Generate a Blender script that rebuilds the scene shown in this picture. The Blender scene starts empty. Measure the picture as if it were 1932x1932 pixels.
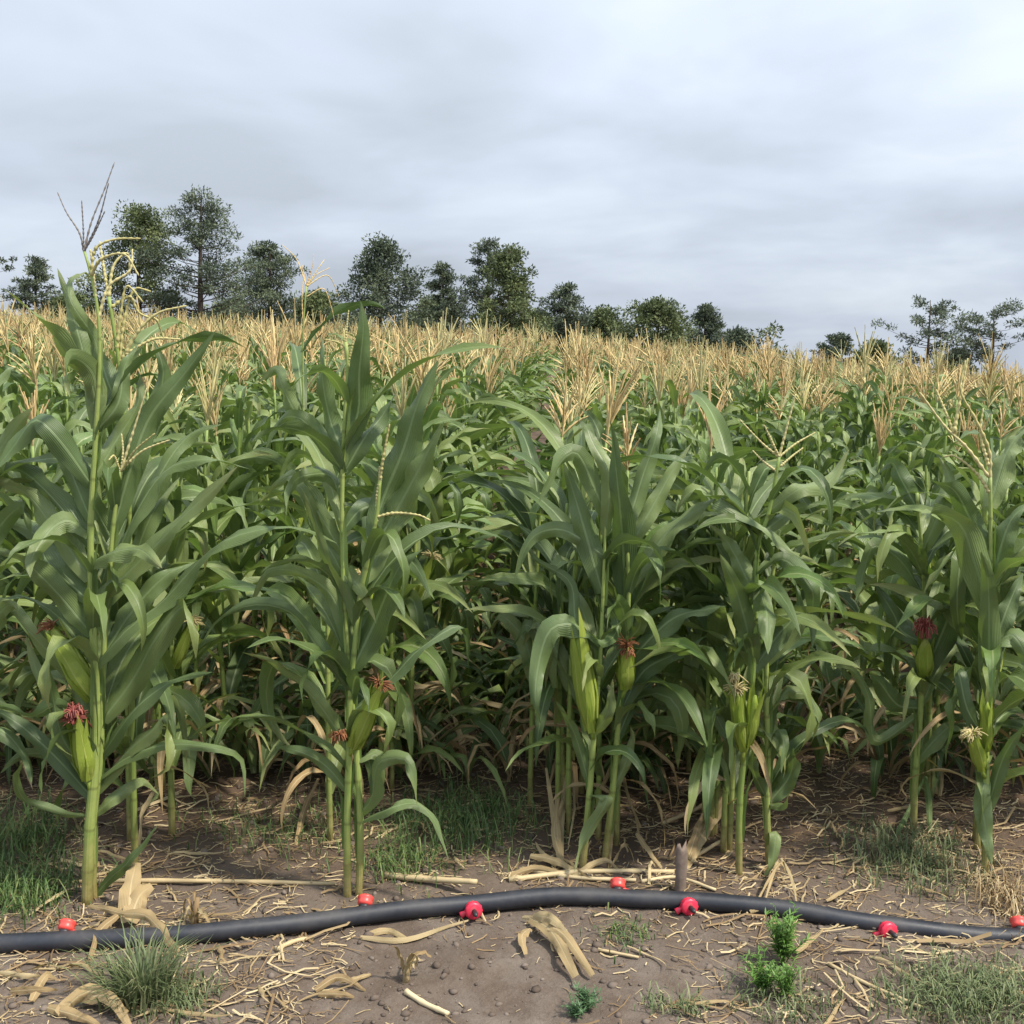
import bpy, math, random
import numpy as np
from mathutils import Vector, Matrix
R = math.radians
random.seed(7); rng = np.random.default_rng(7)
scn = bpy.context.scene
COL = scn.collection

# ------------------------------------------------------------------ camera
H, PITCH, F = 1.9, R(8.7), 2071.0          # eye height, downward pitch, focal length in 1932-px units
cd = bpy.data.cameras.new('camera'); cam = bpy.data.objects.new('camera', cd); COL.objects.link(cam)
cam.location = (0, 0, H); cam.rotation_euler = (math.pi/2 - PITCH, 0, 0)
cd.sensor_width = 36; cd.lens = 36*F/1932.0; cd.clip_end = 3000; cd.clip_start = 0.05
scn.camera = cam

# ------------------------------------------------------------------ world
SUN_EL, SUN_AZ = R(56), R(114)              # azimuth clockwise from +Y (view direction): from the right, a little beyond the field edge
w = bpy.data.worlds.new('World'); scn.world = w; w.use_nodes = True
nt = w.node_tree; N = nt.nodes; Lk = nt.links; N.clear()
out = N.new('ShaderNodeOutputWorld'); bg = N.new('ShaderNodeBackground'); bg.inputs['Strength'].default_value = 0.1
Lk.new(bg.outputs[0], out.inputs[0])
sky = N.new('ShaderNodeTexSky'); sky.sky_type = 'NISHITA'; sky.sun_disc = False
sky.sun_elevation = SUN_EL; sky.sun_rotation = SUN_AZ
tc = N.new('ShaderNodeTexCoord'); sep = N.new('ShaderNodeSeparateXYZ'); Lk.new(tc.outputs['Generated'], sep.inputs[0])
def wm(op, a, b=None, c=None, clamp=False):
    n = N.new('ShaderNodeMath'); n.operation = op; n.use_clamp = clamp
    for i, v in enumerate((a, b, c)):
        if v is None: continue
        if isinstance(v, (int, float)): n.inputs[i].default_value = v
        else: Lk.new(v, n.inputs[i])
    return n.outputs[0]
zc = wm('MAXIMUM', sep.outputs[2], 0.0)
den = wm('ADD', zc, 0.20)
comb = N.new('ShaderNodeCombineXYZ'); Lk.new(wm('DIVIDE', sep.outputs[0], den), comb.inputs[0]); Lk.new(wm('DIVIDE', sep.outputs[1], den), comb.inputs[1])
def wnoise(scale, detail, rough, off, sx=1.0, sy=1.0):
    mp = N.new('ShaderNodeMapping'); mp.inputs['Location'].default_value = off; mp.inputs['Scale'].default_value = (sx, sy, 1)
    Lk.new(comb.outputs[0], mp.inputs[0])
    n = N.new('ShaderNodeTexNoise'); n.inputs['Scale'].default_value = scale; n.inputs['Detail'].default_value = detail; n.inputs['Roughness'].default_value = rough
    n.inputs['Distortion'].default_value = 0.35
    Lk.new(mp.outputs[0], n.inputs['Vector']); return n.outputs['Fac']
n1 = wnoise(0.62, 5, 0.52, (3.1, 7.7, 0))
n2 = wnoise(1.9, 4, 0.5, (11.3, 1.4, 0), 0.8, 0.8)
mixn = wm('ADD', wm('MULTIPLY', n1, 0.66), wm('MULTIPLY', n2, 0.34))
cr = N.new('ShaderNodeValToRGB'); Lk.new(mixn, cr.inputs[0])
e = cr.color_ramp.elements
e[0].position = 0.38; e[0].color = (.43, .48, .55, 1)
e[1].position = 0.62; e[1].color = (.66, .73, .815, 1)
m_ = e.new(0.5); m_.color = (.53, .59, .69, 1)
# overcast skies are brighter overhead than at the horizon
bri = wm('MULTIPLY_ADD', zc, 1.5, 0.86)
sc10 = N.new('ShaderNodeVectorMath'); sc10.operation = 'SCALE'; Lk.new(cr.outputs[0], sc10.inputs[0]); Lk.new(wm('MULTIPLY', bri, 10.0), sc10.inputs['Scale'])
mx = N.new('ShaderNodeMix'); mx.data_type = 'RGBA'
Lk.new(sky.outputs[0], mx.inputs[6]); Lk.new(sc10.outputs[0], mx.inputs[7])
thin = N.new('ShaderNodeMapRange'); Lk.new(n2, thin.inputs[0]); thin.inputs[1].default_value = .58; thin.inputs[2].default_value = .8; thin.inputs[3].default_value = .97; thin.inputs[4].default_value = .8
Lk.new(thin.outputs[0], mx.inputs[0]); Lk.new(mx.outputs[2], bg.inputs['Color'])

# ------------------------------------------------------------------ sun, exposure
sd = bpy.data.lights.new('sun', 'SUN'); sd.energy = 5.0; sd.angle = R(5); sd.color = (1, .92, .79)
so = bpy.data.objects.new('sun', sd); COL.objects.link(so); so.location = (20, -10, 30)
sdir = Vector((math.sin(SUN_AZ)*math.cos(SUN_EL), math.cos(SUN_AZ)*math.cos(SUN_EL), math.sin(SUN_EL)))
so.rotation_euler = sdir.to_track_quat('Z', 'Y').to_euler()
vs = scn.view_settings; vs.view_transform = 'Standard'; vs.look = 'None'; vs.gamma = 1; vs.use_curve_mapping = False; vs.exposure = 0.30

# ------------------------------------------------------------------ numeric helpers
def _hash(ix, iy, seed):
    h = (ix.astype(np.int64)*374761393 + iy.astype(np.int64)*668265263 + seed*1442695041) & 0xffffffff
    h = ((h ^ (h >> 13))*1274126177) & 0xffffffff
    return ((h ^ (h >> 16)) & 0xffff)/65535.0
def vnoise(x, y, seed=0):
    ix = np.floor(x); iy = np.floor(y); fx = x-ix; fy = y-iy
    fx = fx*fx*(3-2*fx); fy = fy*fy*(3-2*fy)
    a = _hash(ix, iy, seed); b = _hash(ix+1, iy, seed); c = _hash(ix, iy+1, seed); d = _hash(ix+1, iy+1, seed)
    return (a*(1-fx)+b*fx)*(1-fy)+(c*(1-fx)+d*fx)*fy
def sstep(a, b, v):
    t = np.clip((v-a)/(b-a), 0, 1); return t*t*(3-2*t)
def gz(x, y):
    x = np.asarray(x, float); y = np.asarray(y, float)
    z = np.where(x > 0, -0.078, -0.042)*x*sstep(4.0, 13.0, y)+0.0085*np.clip(y-5, 0, 60)
    z = z + 0.035*(vnoise(x*1.3+9, y*1.3, 1)-.5)*sstep(3.3, 4.6, y) + 0.018*(vnoise(x*2.2, y*2.2+5, 5)-.5)
    near = 1-sstep(7, 12, y)
    z = z + near*(0.016*(vnoise(x*6, y*6, 2)-.5) + 0.012*(vnoise(x*14, y*14, 3)-.5) + 0.007*(vnoise(x*31, y*31, 4)-.5))
    return z
def gzf(x, y): return float(gz(x, y))
cp, sp = math.cos(PITCH), math.sin(PITCH)
def ray(px, py):
    u = (px-966)/F; v = (966-py)/F
    return np.array([u, cp+v*sp, v*cp-sp])
def P(px, py, Y):                            # point on the pixel's ray at world depth Y
    d = ray(px, py); return np.array([0, 0, H]) + d*(Y/d[1])
def G(px, py, z=0.0):                        # point where the pixel's ray meets the ground
    d = ray(px, py); t = (z-H)/d[2]
    return np.array([0, 0, H]) + d*t
def pxm(npx, Y): return npx*(Y*cp+0.25)/F    # size in metres of npx pixels at depth Y (roughly)
def norm(a): return a/(np.linalg.norm(a, axis=-1, keepdims=True)+1e-12)
def catmull(pts, n):
    p = np.asarray(pts, float)
    if len(p) == 2: return p[0]+(p[1]-p[0])*np.linspace(0, 1, n)[:, None]
    seg = np.linalg.norm(np.diff(p, axis=0), axis=1); s = np.concatenate([[0], np.cumsum(seg)])
    m = np.empty_like(p)
    for i in range(len(p)):
        a = max(i-1, 0); b = min(i+1, len(p)-1); m[i] = (p[b]-p[a])/(s[b]-s[a]+1e-9)
    t = np.linspace(0, s[-1], n); k = np.clip(np.searchsorted(s, t, side='right')-1, 0, len(p)-2)
    h = (s[k+1]-s[k])+1e-9; u = ((t-s[k])/h)[:, None]; h = h[:, None]
    return (2*u**3-3*u**2+1)*p[k]+(u**3-2*u**2+u)*h*m[k]+(-2*u**3+3*u**2)*p[k+1]+(u**3-u**2)*h*m[k+1]

# geometry record: (verts Nx3, quads Mx4, uv Nx2, tone float or array)
def grid_faces(n, m, wrap=False, off=0):
    i = np.arange(n-1)[:, None]; j = np.arange(m if wrap else m-1)[None, :]
    a = i*m+j; b = i*m+(j+1) % m; c = (i+1)*m+(j+1) % m; d = (i+1)*m+j
    return np.stack([a, b, c, d], -1).reshape(-1, 4)+off
def leaf_geo(pts, width, side, seg=13, twist=(0, 0), fold=28, wave=.10, tone=0., base=.42, peak=.33, cross=5, r=random, tipcut=0., bend=0.):
    c = catmull(pts, seg+1); t = norm(np.gradient(c, axis=0)); s = np.linspace(0, 1, seg+1)
    side = np.broadcast_to(np.asarray(side, float), c.shape)
    sd_ = norm(side-(side*t).sum(1, keepdims=True)*t); n = np.cross(sd_, t)
    tw = R(twist[0])+(R(twist[1])-R(twist[0]))*s
    ct, st = np.cos(tw)[:, None], np.sin(tw)[:, None]
    sd_, n = sd_*ct+n*st, n*ct-sd_*st
    f = (base+(1-base)*np.clip(s/peak, 0, 1)**.8)*np.clip(1-(s*(1-tipcut))**1.75, 0, 1)**.85
    hw = width*.5*f
    us = np.linspace(-1, 1, cross)
    fa = R(fold)*(1-.55*s)
    ph1, ph2 = r.random()*6.3, r.random()*6.3; fr = r.uniform(13, 21)
    V = np.empty((seg+1, cross, 3)); UV = np.empty((seg+1, cross, 2))
    for k, u in enumerate(us):
        rip = wave*width*np.sin(fr*s+(ph1 if u < 0 else ph2)+.8*np.sin(5*s+ph2))*abs(u)**2*np.clip(s*5, 0, 1)*np.clip((1-s)*4, 0, 1)
        V[:, k] = c+sd_*(u*hw*np.cos(fa))[:, None]+n*(abs(u)**1.3*hw*np.sin(fa)+rip)[:, None]
        UV[:, k, 0] = (u+1)/2; UV[:, k, 1] = s
    return V.reshape(-1, 3), grid_faces(seg+1, cross), UV.reshape(-1, 2), tone
def tube_geo(pts, rad, sides=7, n=None, tone=0., v0=0., v1=1., closed=True):
    c = np.asarray(pts, float) if n is None else catmull(pts, n); n = len(c)
    rad = np.broadcast_to(np.asarray(rad, float), (n,)) if np.ndim(rad) else np.full(n, rad)
    t = norm(np.gradient(c, axis=0)); ref = np.array([0.13, 0.99, 0.05]) if abs(t[:, 2]).mean() > .6 else np.array([0, 0.1, 1.])
    a = norm(np.cross(t, ref)); b = np.cross(t, a)
    th = np.linspace(0, 2*np.pi, sides, endpoint=False)
    V = c[:, None]+rad[:, None, None]*(np.cos(th)[None, :, None]*a[:, None]+np.sin(th)[None, :, None]*b[:, None])
    UV = np.empty((n, sides, 2)); UV[..., 0] = th/6.283; UV[..., 1] = np.linspace(v0, v1, n)[:, None]
    V = V.reshape(-1, 3); UV = UV.reshape(-1, 2); Fq = grid_faces(n, sides, True)
    if closed:                                   # end caps
        V = np.concatenate([V, c[:1], c[-1:]]); UV = np.concatenate([UV, [[0, v0], [0, v1]]])
        k0, k1 = n*sides, n*sides+1; j = np.arange(sides); jn = (j+1) % sides
        cap0 = np.stack([np.full(sides, k0), jn, j, j], 1); cap1 = np.stack([np.full(sides, k1), (n-1)*sides+j, (n-1)*sides+jn, (n-1)*sides+jn], 1)
        Fq = np.concatenate([Fq, cap0, cap1])
    return V, Fq, UV, tone
def merge(gs):
    vs_, fs, us, ts = [], [], [], []; o = 0
    for v, f, u, t in gs:
        vs_.append(v); fs.append(f+o); us.append(u); ts.append(np.full(len(v), t) if np.ndim(t) == 0 else t); o += len(v)
    return np.concatenate(vs_), np.concatenate(fs), np.concatenate(us), np.concatenate(ts)
def xf(g, M=None, off=None):
    v = g[0]
    if M is not None: v = v@M.T
    if off is not None: v = v+off
    return (v, g[1], g[2], g[3])
def rotz(a): c, s = math.cos(a), math.sin(a); return np.array([[c, -s, 0], [s, c, 0], [0, 0, 1.]])
def to_mesh(name, g, mat, smooth=True, matidx=None):
    v, f, uv, tone = g
    me = bpy.data.meshes.new(name)
    tri = f[:, 2] == f[:, 3]
    cnt = np.where(tri, 3, 4); start = np.concatenate([[0], np.cumsum(cnt)[:-1]])
    mask = np.ones(f.shape, bool); mask[:, 3] = ~tri
    li = f[mask]
    me.vertices.add(len(v)); me.vertices.foreach_set('co', np.ascontiguousarray(v, np.float32).ravel())
    me.loops.add(len(li)); me.loops.foreach_set('vertex_index', li.astype(np.int32))
    me.polygons.add(len(f)); me.polygons.foreach_set('loop_start', start.astype(np.int32))
    me.update(calc_edges=True)
    ul = me.uv_layers.new(name='UVMap'); ul.data.foreach_set('uv', np.ascontiguousarray(uv[li], np.float32).ravel())
    at = me.attributes.new('tone', 'FLOAT', 'POINT'); at.data.foreach_set('value', np.broadcast_to(np.asarray(tone, np.float32), (len(v),)).copy())
    if smooth: me.polygons.foreach_set('use_smooth', np.ones(len(f), bool))
    for m in (mat if isinstance(mat, (list, tuple)) else [mat]): me.materials.append(m)
    if matidx is not None: me.polygons.foreach_set('material_index', matidx.astype(np.int32))
    me.validate(); me.update()
    return me
def obj(name, me, parent=None, loc=None, rz=0, sc=None):
    o = bpy.data.objects.new(name, me); COL.objects.link(o)
    if parent is not None: o.parent = parent
    if loc is not None: o.location = [float(a) for a in loc]
    if rz: o.rotation_euler = (0, 0, rz)
    if sc: o.scale = (sc, sc, sc)
    return o
def tag(o, label=None, cat=None, group=None, kind=None):
    if label: o['label'] = label
    if cat: o['category'] = cat
    if group: o['group'] = group
    if kind: o['kind'] = kind
    return o

# ------------------------------------------------------------------ materials
def newmat(name):
    m = bpy.data.materials.new(name); m.use_nodes = True; m.node_tree.nodes.clear(); return m, m.node_tree.nodes, m.node_tree.links
class NB:
    def __init__(s, name):
        s.m, s.n, s.l = newmat(name)
        s.out = s.n.new('ShaderNodeOutputMaterial')
    def node(s, t, **k):
        x = s.n.new(t)
        for a, b in k.items(): setattr(x, a, b)
        return x
    def put(s, sock, v):
        if isinstance(v, (int, float)): sock.default_value = v
        elif isinstance(v, tuple): sock.default_value = v if len(v) == 4 or sock.type == 'VECTOR' else (*v, 1)
        else: s.l.new(v, sock)
    def math(s, op, a, b=0., c=0., clamp=False):
        x = s.node('ShaderNodeMath', operation=op, use_clamp=clamp)
        for i, v in enumerate((a, b, c)): s.put(x.inputs[i], v)
        return x.outputs[0]
    def mix(s, f, a, b, mode='MIX'):
        x = s.node('ShaderNodeMix', data_type='RGBA', blend_type=mode); s.put(x.inputs[0], f); s.put(x.inputs[6], a); s.put(x.inputs[7], b); return x.outputs[2]
    def rng(s, v, a, b, c=0., d=1.):
        x = s.node('ShaderNodeMapRange'); s.put(x.inputs[0], v)
        for i, q in enumerate((a, b, c, d)): x.inputs[i+1].default_value = q
        return x.outputs[0]
    def noise(s, scale, detail=3, rough=.55, vec=None, dist=0):
        x = s.node('ShaderNodeTexNoise'); x.inputs['Scale'].default_value = scale; x.inputs['Detail'].default_value = detail; x.inputs['Roughness'].default_value = rough; x.inputs['Distortion'].default_value = dist
        if vec is not None: s.l.new(vec, x.inputs['Vector'])
        return x.outputs['Fac']
    def ramp(s, f, stops):
        x = s.node('ShaderNodeValToRGB'); s.put(x.inputs[0], f); el = x.color_ramp.elements
        while len(el) > 1: el.remove(el[-1])
        el[0].position = stops[0][0]; el[0].color = (*stops[0][1], 1)
        for p_, c_ in stops[1:]: q = el.new(p_); q.color = (*c_, 1)
        return x.outputs[0]
    def bump(s, h, st=.3, d=.01):
        x = s.node('ShaderNodeBump'); x.inputs['Strength'].default_value = st; x.inputs['Distance'].default_value = d; s.put(x.inputs['Height'], h); return x.outputs[0]
    def bsdf(s, col, rough=.5, spec=.5, nrm=None, trans=0., tcol=None, metal=0.):
        b = s.node('ShaderNodeBsdfPrincipled'); s.put(b.inputs['Base Color'], col); s.put(b.inputs['Roughness'], rough); b.inputs['Specular IOR Level'].default_value = spec; b.inputs['Metallic'].default_value = metal
        if nrm is not None: s.l.new(nrm, b.inputs['Normal'])
        if trans:
            t = s.node('ShaderNodeBsdfTranslucent'); s.put(t.inputs[0], tcol if tcol is not None else col)
            x = s.node('ShaderNodeMixShader'); x.inputs[0].default_value = trans
            s.l.new(b.outputs[0], x.inputs[1]); s.l.new(t.outputs[0], x.inputs[2]); s.l.new(x.outputs[0], s.out.inputs[0])
        else: s.l.new(b.outputs[0], s.out.inputs[0])
        return s.m
    def uv(s):
        t = s.node('ShaderNodeTexCoord'); x = s.node('ShaderNodeSeparateXYZ'); s.l.new(t.outputs['UV'], x.inputs[0]); return t.outputs['UV'], x.outputs[0], x.outputs[1]
    def objco(s): return s.node('ShaderNodeTexCoord').outputs['Object']
    def rnd(s):
        a = s.node('ShaderNodeAttribute', attribute_name='tone').outputs['Fac']; o = s.node('ShaderNodeObjectInfo').outputs['Random']
        return s.math('FRACT', s.math('ADD', a, o))
    def tone(s): return s.node('ShaderNodeAttribute', attribute_name='tone').outputs['Fac']
def leaf_mat(name, stops, tip, mid, trans=.25, rough=.40, spec=.5, back=(.13, .19, .09), backf=.35, tipstart=.62):
    b = NB(name); uvv, u, v = b.uv(); r_ = b.rnd(); oc = b.objco()
    col = b.ramp(r_, stops)
    ns = b.noise(9, 3, .6, oc); col = b.mix(b.math('MULTIPLY', ns, .5), col, stops[0][1])
    # parallel veins, pale midrib, yellowing tips
    du = b.math('ABSOLUTE', b.math('SUBTRACT', u, .5))
    vein = b.math('SINE', b.math('MULTIPLY', u, 95.))
    col = b.mix(b.rng(vein, .2, 1, 0, .09), col, mid)
    rib = b.rng(du, .028, .062, 1, 0)
    col = b.mix(b.math('MULTIPLY', rib, b.rng(v, .5, 1, .78, .1)), col, mid)
    tipf = b.math('MULTIPLY', b.rng(b.math('ADD', v, b.math('MULTIPLY', b.noise(14, 2, .6, oc), .35)), tipstart+.3, 1.3, 0, 1), b.rng(r_, .45, 1, 0, .9))
    col = b.mix(tipf, col, tip)
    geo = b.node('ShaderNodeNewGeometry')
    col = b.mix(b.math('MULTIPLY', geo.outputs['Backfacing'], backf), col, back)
    h = b.math('ADD', b.math('MULTIPLY', vein, .35), b.math('MULTIPLY', rib, 1.2))
    nrm = b.bump(b.math('ADD', h, b.math('MULTIPLY', b.noise(26, 3, .6, oc), 1.6)), .4, .004)
    return b.bsdf(col, b.rng(ns, .3, .7, rough-.06, rough+.14), spec, nrm, trans, b.mix(1., col, (1.15, 1.25, .6), 'MULTIPLY'))
M_LEAF = leaf_mat('corn_leaf_green', [(0, (.062, .104, .027)), (.3, (.108, .160, .041)), (.6, (.172, .230, .064)), (1, (.265, .318, .104))], (.30, .26, .10), (.25, .33, .15))
M_LEAFY = leaf_mat('corn_leaf_pale', [(0, (.12, .20, .05)), (1, (.19, .26, .07))], (.42, .34, .14), (.32, .38, .17), .3)
M_DRY = leaf_mat('corn_leaf_dry', [(0, (.20, .125, .055)), (.3, (.33, .235, .115)), (.7, (.46, .36, .19)), (1, (.56, .46, .27))], (.5, .4, .24), (.52, .43, .26), .12, .7, .25, (.4, .31, .17), .3)
M_HUSK = leaf_mat('husk_green', [(0, (.24, .33, .045)), (1, (.34, .42, .07))], (.50, .44, .14), (.42, .48, .12), .22, .45, .4, (.3, .36, .1), .2)

def stalk_mat():
    b = NB('corn_stalk'); uvv, u, v = b.uv(); oc = b.objco()
    ns = b.noise(22, 3, .6, oc); r_ = b.rnd()
    col = b.mix(r_, (.20, .28, .065), (.29, .35, .10))
    col = b.mix(b.rng(ns, .35, .7, 0, .5), col, (.15, .24, .05))
    fr = b.math('FRACT', v); ring = b.rng(b.math('ABSOLUTE', b.math('SUBTRACT', fr, .5)), .44, .49, 0, 1)
    col = b.mix(b.math('MULTIPLY', ring, .6), col, (.12, .13, .035))
    low = b.rng(b.math('ADD', v, b.math('MULTIPLY', ns, 1.2)), .6, 2.6, .85, 0)
    col = b.mix(low, col, b.mix(b.rng(ns, .4, .6), (.30, .22, .10), (.17, .085, .04)))
    st = b.math('SINE', b.math('MULTIPLY', u, 75.))
    return b.bsdf(col, .5, .4, b.bump(b.math('ADD', b.math('MULTIPLY', st, .3), ns), .3, .004))
M_STALK = stalk_mat()
def simple(name, stops, rough=.6, spec=.3, scale=20, trans=0., bumpst=.3, use_rnd=True, namp=.5):
    b = NB(name); oc = b.objco(); ns = b.noise(scale, 4, .6, oc)
    f = b.math('ADD', b.math('MULTIPLY', ns, namp), b.math('MULTIPLY', b.rnd(), 1-namp)) if use_rnd else ns
    return b.bsdf(b.ramp(f, stops), rough, spec, b.bump(ns, bumpst, .004), trans)
M_TAS = simple('tassel_tan', [(0, (.42, .26, .13)), (.3, (.58, .42, .20)), (.7, (.66, .53, .26)), (1, (.70, .62, .35))], .75, .2, 40, .15, namp=.3)
M_TASP = simple('tassel_pale', [(0, (.44, .40, .16)), (1, (.64, .57, .30))], .75, .2, 40, .15, namp=.3)
M_TASG = simple('tassel_grey', [(0, (.13, .12, .12)), (1, (.24, .22, .20))], .75, .2, 40, 0, namp=.3)
M_SILKR = simple('silk_red', [(0, (.16, .035, .03)), (.5, (.34, .085, .07)), (1, (.50, .20, .15))], .6, .4, 60, .1)
M_SILKB = simple('silk_brown', [(0, (.12, .045, .018)), (1, (.34, .14, .06))], .6, .4, 60, .1)
M_SILKY = simple('silk_pale', [(0, (.42, .34, .14)), (1, (.62, .54, .28))], .6, .4, 60, .1)
M_STRAW = simple('straw', [(0, (.11, .065, .035)), (.3, (.24, .165, .085)), (.6, (.37, .285, .155)), (1, (.56, .46, .28))], .75, .25, 30, .05, namp=.25)
M_CANE = simple('dry_cane', [(0, (.34, .25, .13)), (.5, (.50, .40, .23)), (1, (.64, .55, .36))], .6, .35, 26)
M_GRASS = simple('grass_blade', [(0, (.05, .095, .03)), (.5, (.095, .165, .05)), (.85, (.16, .22, .07)), (1, (.30, .29, .12))], .55, .35, 15, .25, namp=.15)
M_GRASSB = simple('grass_blade_grey', [(0, (.075, .105, .045)), (.55, (.135, .175, .075)), (.85, (.22, .24, .12)), (1, (.38, .34, .19))], .55, .35, 15, .25, namp=.15)
M_WEED = simple('weed_leaf', [(0, (.08, .17, .035)), (1, (.18, .32, .07))], .5, .4, 25, .3, namp=.3)
M_WEEDB = simple('weed_leaf_blue', [(0, (.06, .13, .055)), (1, (.13, .22, .10))], .5, .4, 25, .3, namp=.3)
M_CLOD = simple('soil_clod', [(0, (.06, .045, .036)), (.5, (.12, .094, .076)), (.9, (.20, .165, .138)), (1, (.38, .33, .28))], .95, .1, 18, namp=.4)
M_WOOD = simple('weathered_wood', [(0, (.10, .075, .06)), (1, (.27, .21, .17))], .9, .15, 30, use_rnd=False, bumpst=.8)
def pipe_mat():
    b = NB('black_pipe'); oc = b.objco(); ns = b.noise(7, 5, .65, oc); n2_ = b.noise(60, 3, .6, oc)
    geo = b.node('ShaderNodeNewGeometry'); sz = b.node('ShaderNodeSeparateXYZ'); b.l.new(geo.outputs['Normal'], sz.inputs[0])
    dust = b.math('MULTIPLY', b.rng(ns, .45, .75, 0, .3), b.rng(sz.outputs[2], -.4, 1, .25, 1))   # soil dust settled on the upper side
    col = b.mix(dust, b.mix(n2_, (.012, .014, .020), (.026, .029, .038)), (.16, .14, .125))
    return b.bsdf(col, b.rng(ns, .3, .7, .38, .62), .5, b.bump(n2_, .2, .002))
M_PIPE = pipe_mat()
def red_mat(name, c0, c1):
    b = NB(name); oc = b.objco(); ns = b.noise(45, 4, .6, oc)
    return b.bsdf(b.mix(b.rng(ns, .55, .75, 0, .55), b.mix(ns, c0, c1), (.22, .13, .11)), .4, .5, b.bump(ns, .15, .002))
M_RED = red_mat('red_plastic', (.52, .018, .045), (.72, .035, .085))
M_REDO = red_mat('red_plastic_faded', (.60, .05, .04), (.75, .09, .075))
M_BLACKP = simple('black_plastic', [(0, (.012, .012, .014)), (1, (.03, .03, .034))], .5, .5, 30, use_rnd=False)
def soil_mat():
    b = NB('soil'); oc = b.objco()
    big = b.noise(.9, 5, .6, oc, .4); med = b.noise(5.5, 6, .65, oc, .3); fine = b.noise(48, 5, .7, oc); grit = b.noise(160, 3, .7, oc)
    col = b.ramp(b.math('ADD', b.math('MULTIPLY', med, .6), b.math('MULTIPLY', big, .4)), [(.32, (.070, .050, .037)), (.46, (.112, .087, .069)), (.58, (.145, .119, .098)), (.72, (.185, .156, .131))])
    col = b.mix(b.rng(fine, .5, .72, 0, .55), col, (.068, .048, .036))
    col = b.mix(b.rng(grit, .60, .74, 0, .6), col, (.27, .23, .19))
    # darker, browner soil under the crop rows
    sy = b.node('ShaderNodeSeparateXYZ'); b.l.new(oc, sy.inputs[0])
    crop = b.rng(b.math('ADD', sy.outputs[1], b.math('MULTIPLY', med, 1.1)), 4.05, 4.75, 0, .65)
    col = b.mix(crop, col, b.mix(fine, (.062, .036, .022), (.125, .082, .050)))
    hgt = b.math('ADD', b.math('ADD', b.math('MULTIPLY', fine, .5), b.math('MULTIPLY', grit, .22)), b.math('MULTIPLY', med, .5))
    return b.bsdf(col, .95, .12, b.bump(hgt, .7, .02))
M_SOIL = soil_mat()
def foliage_mat(name, stops):
    b = NB(name); f = b.math('ADD', b.math('MULTIPLY', b.tone(), .75), b.math('MULTIPLY', b.noise(.9, 2, .5, b.objco()), .25))
    col = b.ramp(f, stops); return b.bsdf(col, .6, .25, None, .18)
M_PINE = foliage_mat('pine_needles', [(0, (.042, .056, .042)), (.5, (.090, .118, .072)), (1, (.175, .205, .115))])
M_OLIVE = foliage_mat('broad_foliage', [(0, (.050, .070, .030)), (.5, (.105, .135, .055)), (1, (.20, .23, .095))])
M_BARK = simple('bark', [(0, (.045, .034, .028)), (1, (.13, .10, .08))], .9, .1, 8, use_rnd=False)

# ------------------------------------------------------------------ ground
def axis(lo, fine0, fine1, hi, step, g=1.16):
    a = list(np.arange(fine0, fine1, step)); s = step; x = fine1
    while x < hi: a.append(x); s *= g; x += s
    a.append(hi); s = step; x = fine0; pre = []
    while x > lo: s *= g; x -= s; pre.append(max(x, lo))
    return np.array(pre[::-1]+a)
gx = axis(-600, -2.6, 2.6, 600, .022); gy = axis(-60, 2.4, 5.4, 900, .022)
X, Y_ = np.meshgrid(gx, gy); Z = gz(X, Y_)
Vg = np.stack([X, Y_, Z], -1).reshape(-1, 3)
ground = obj('ground', to_mesh('ground', (Vg, grid_faces(len(gy), len(gx)), Vg[:, :2]*.1, 0.), M_SOIL)); ground['kind'] = 'structure'

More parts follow.
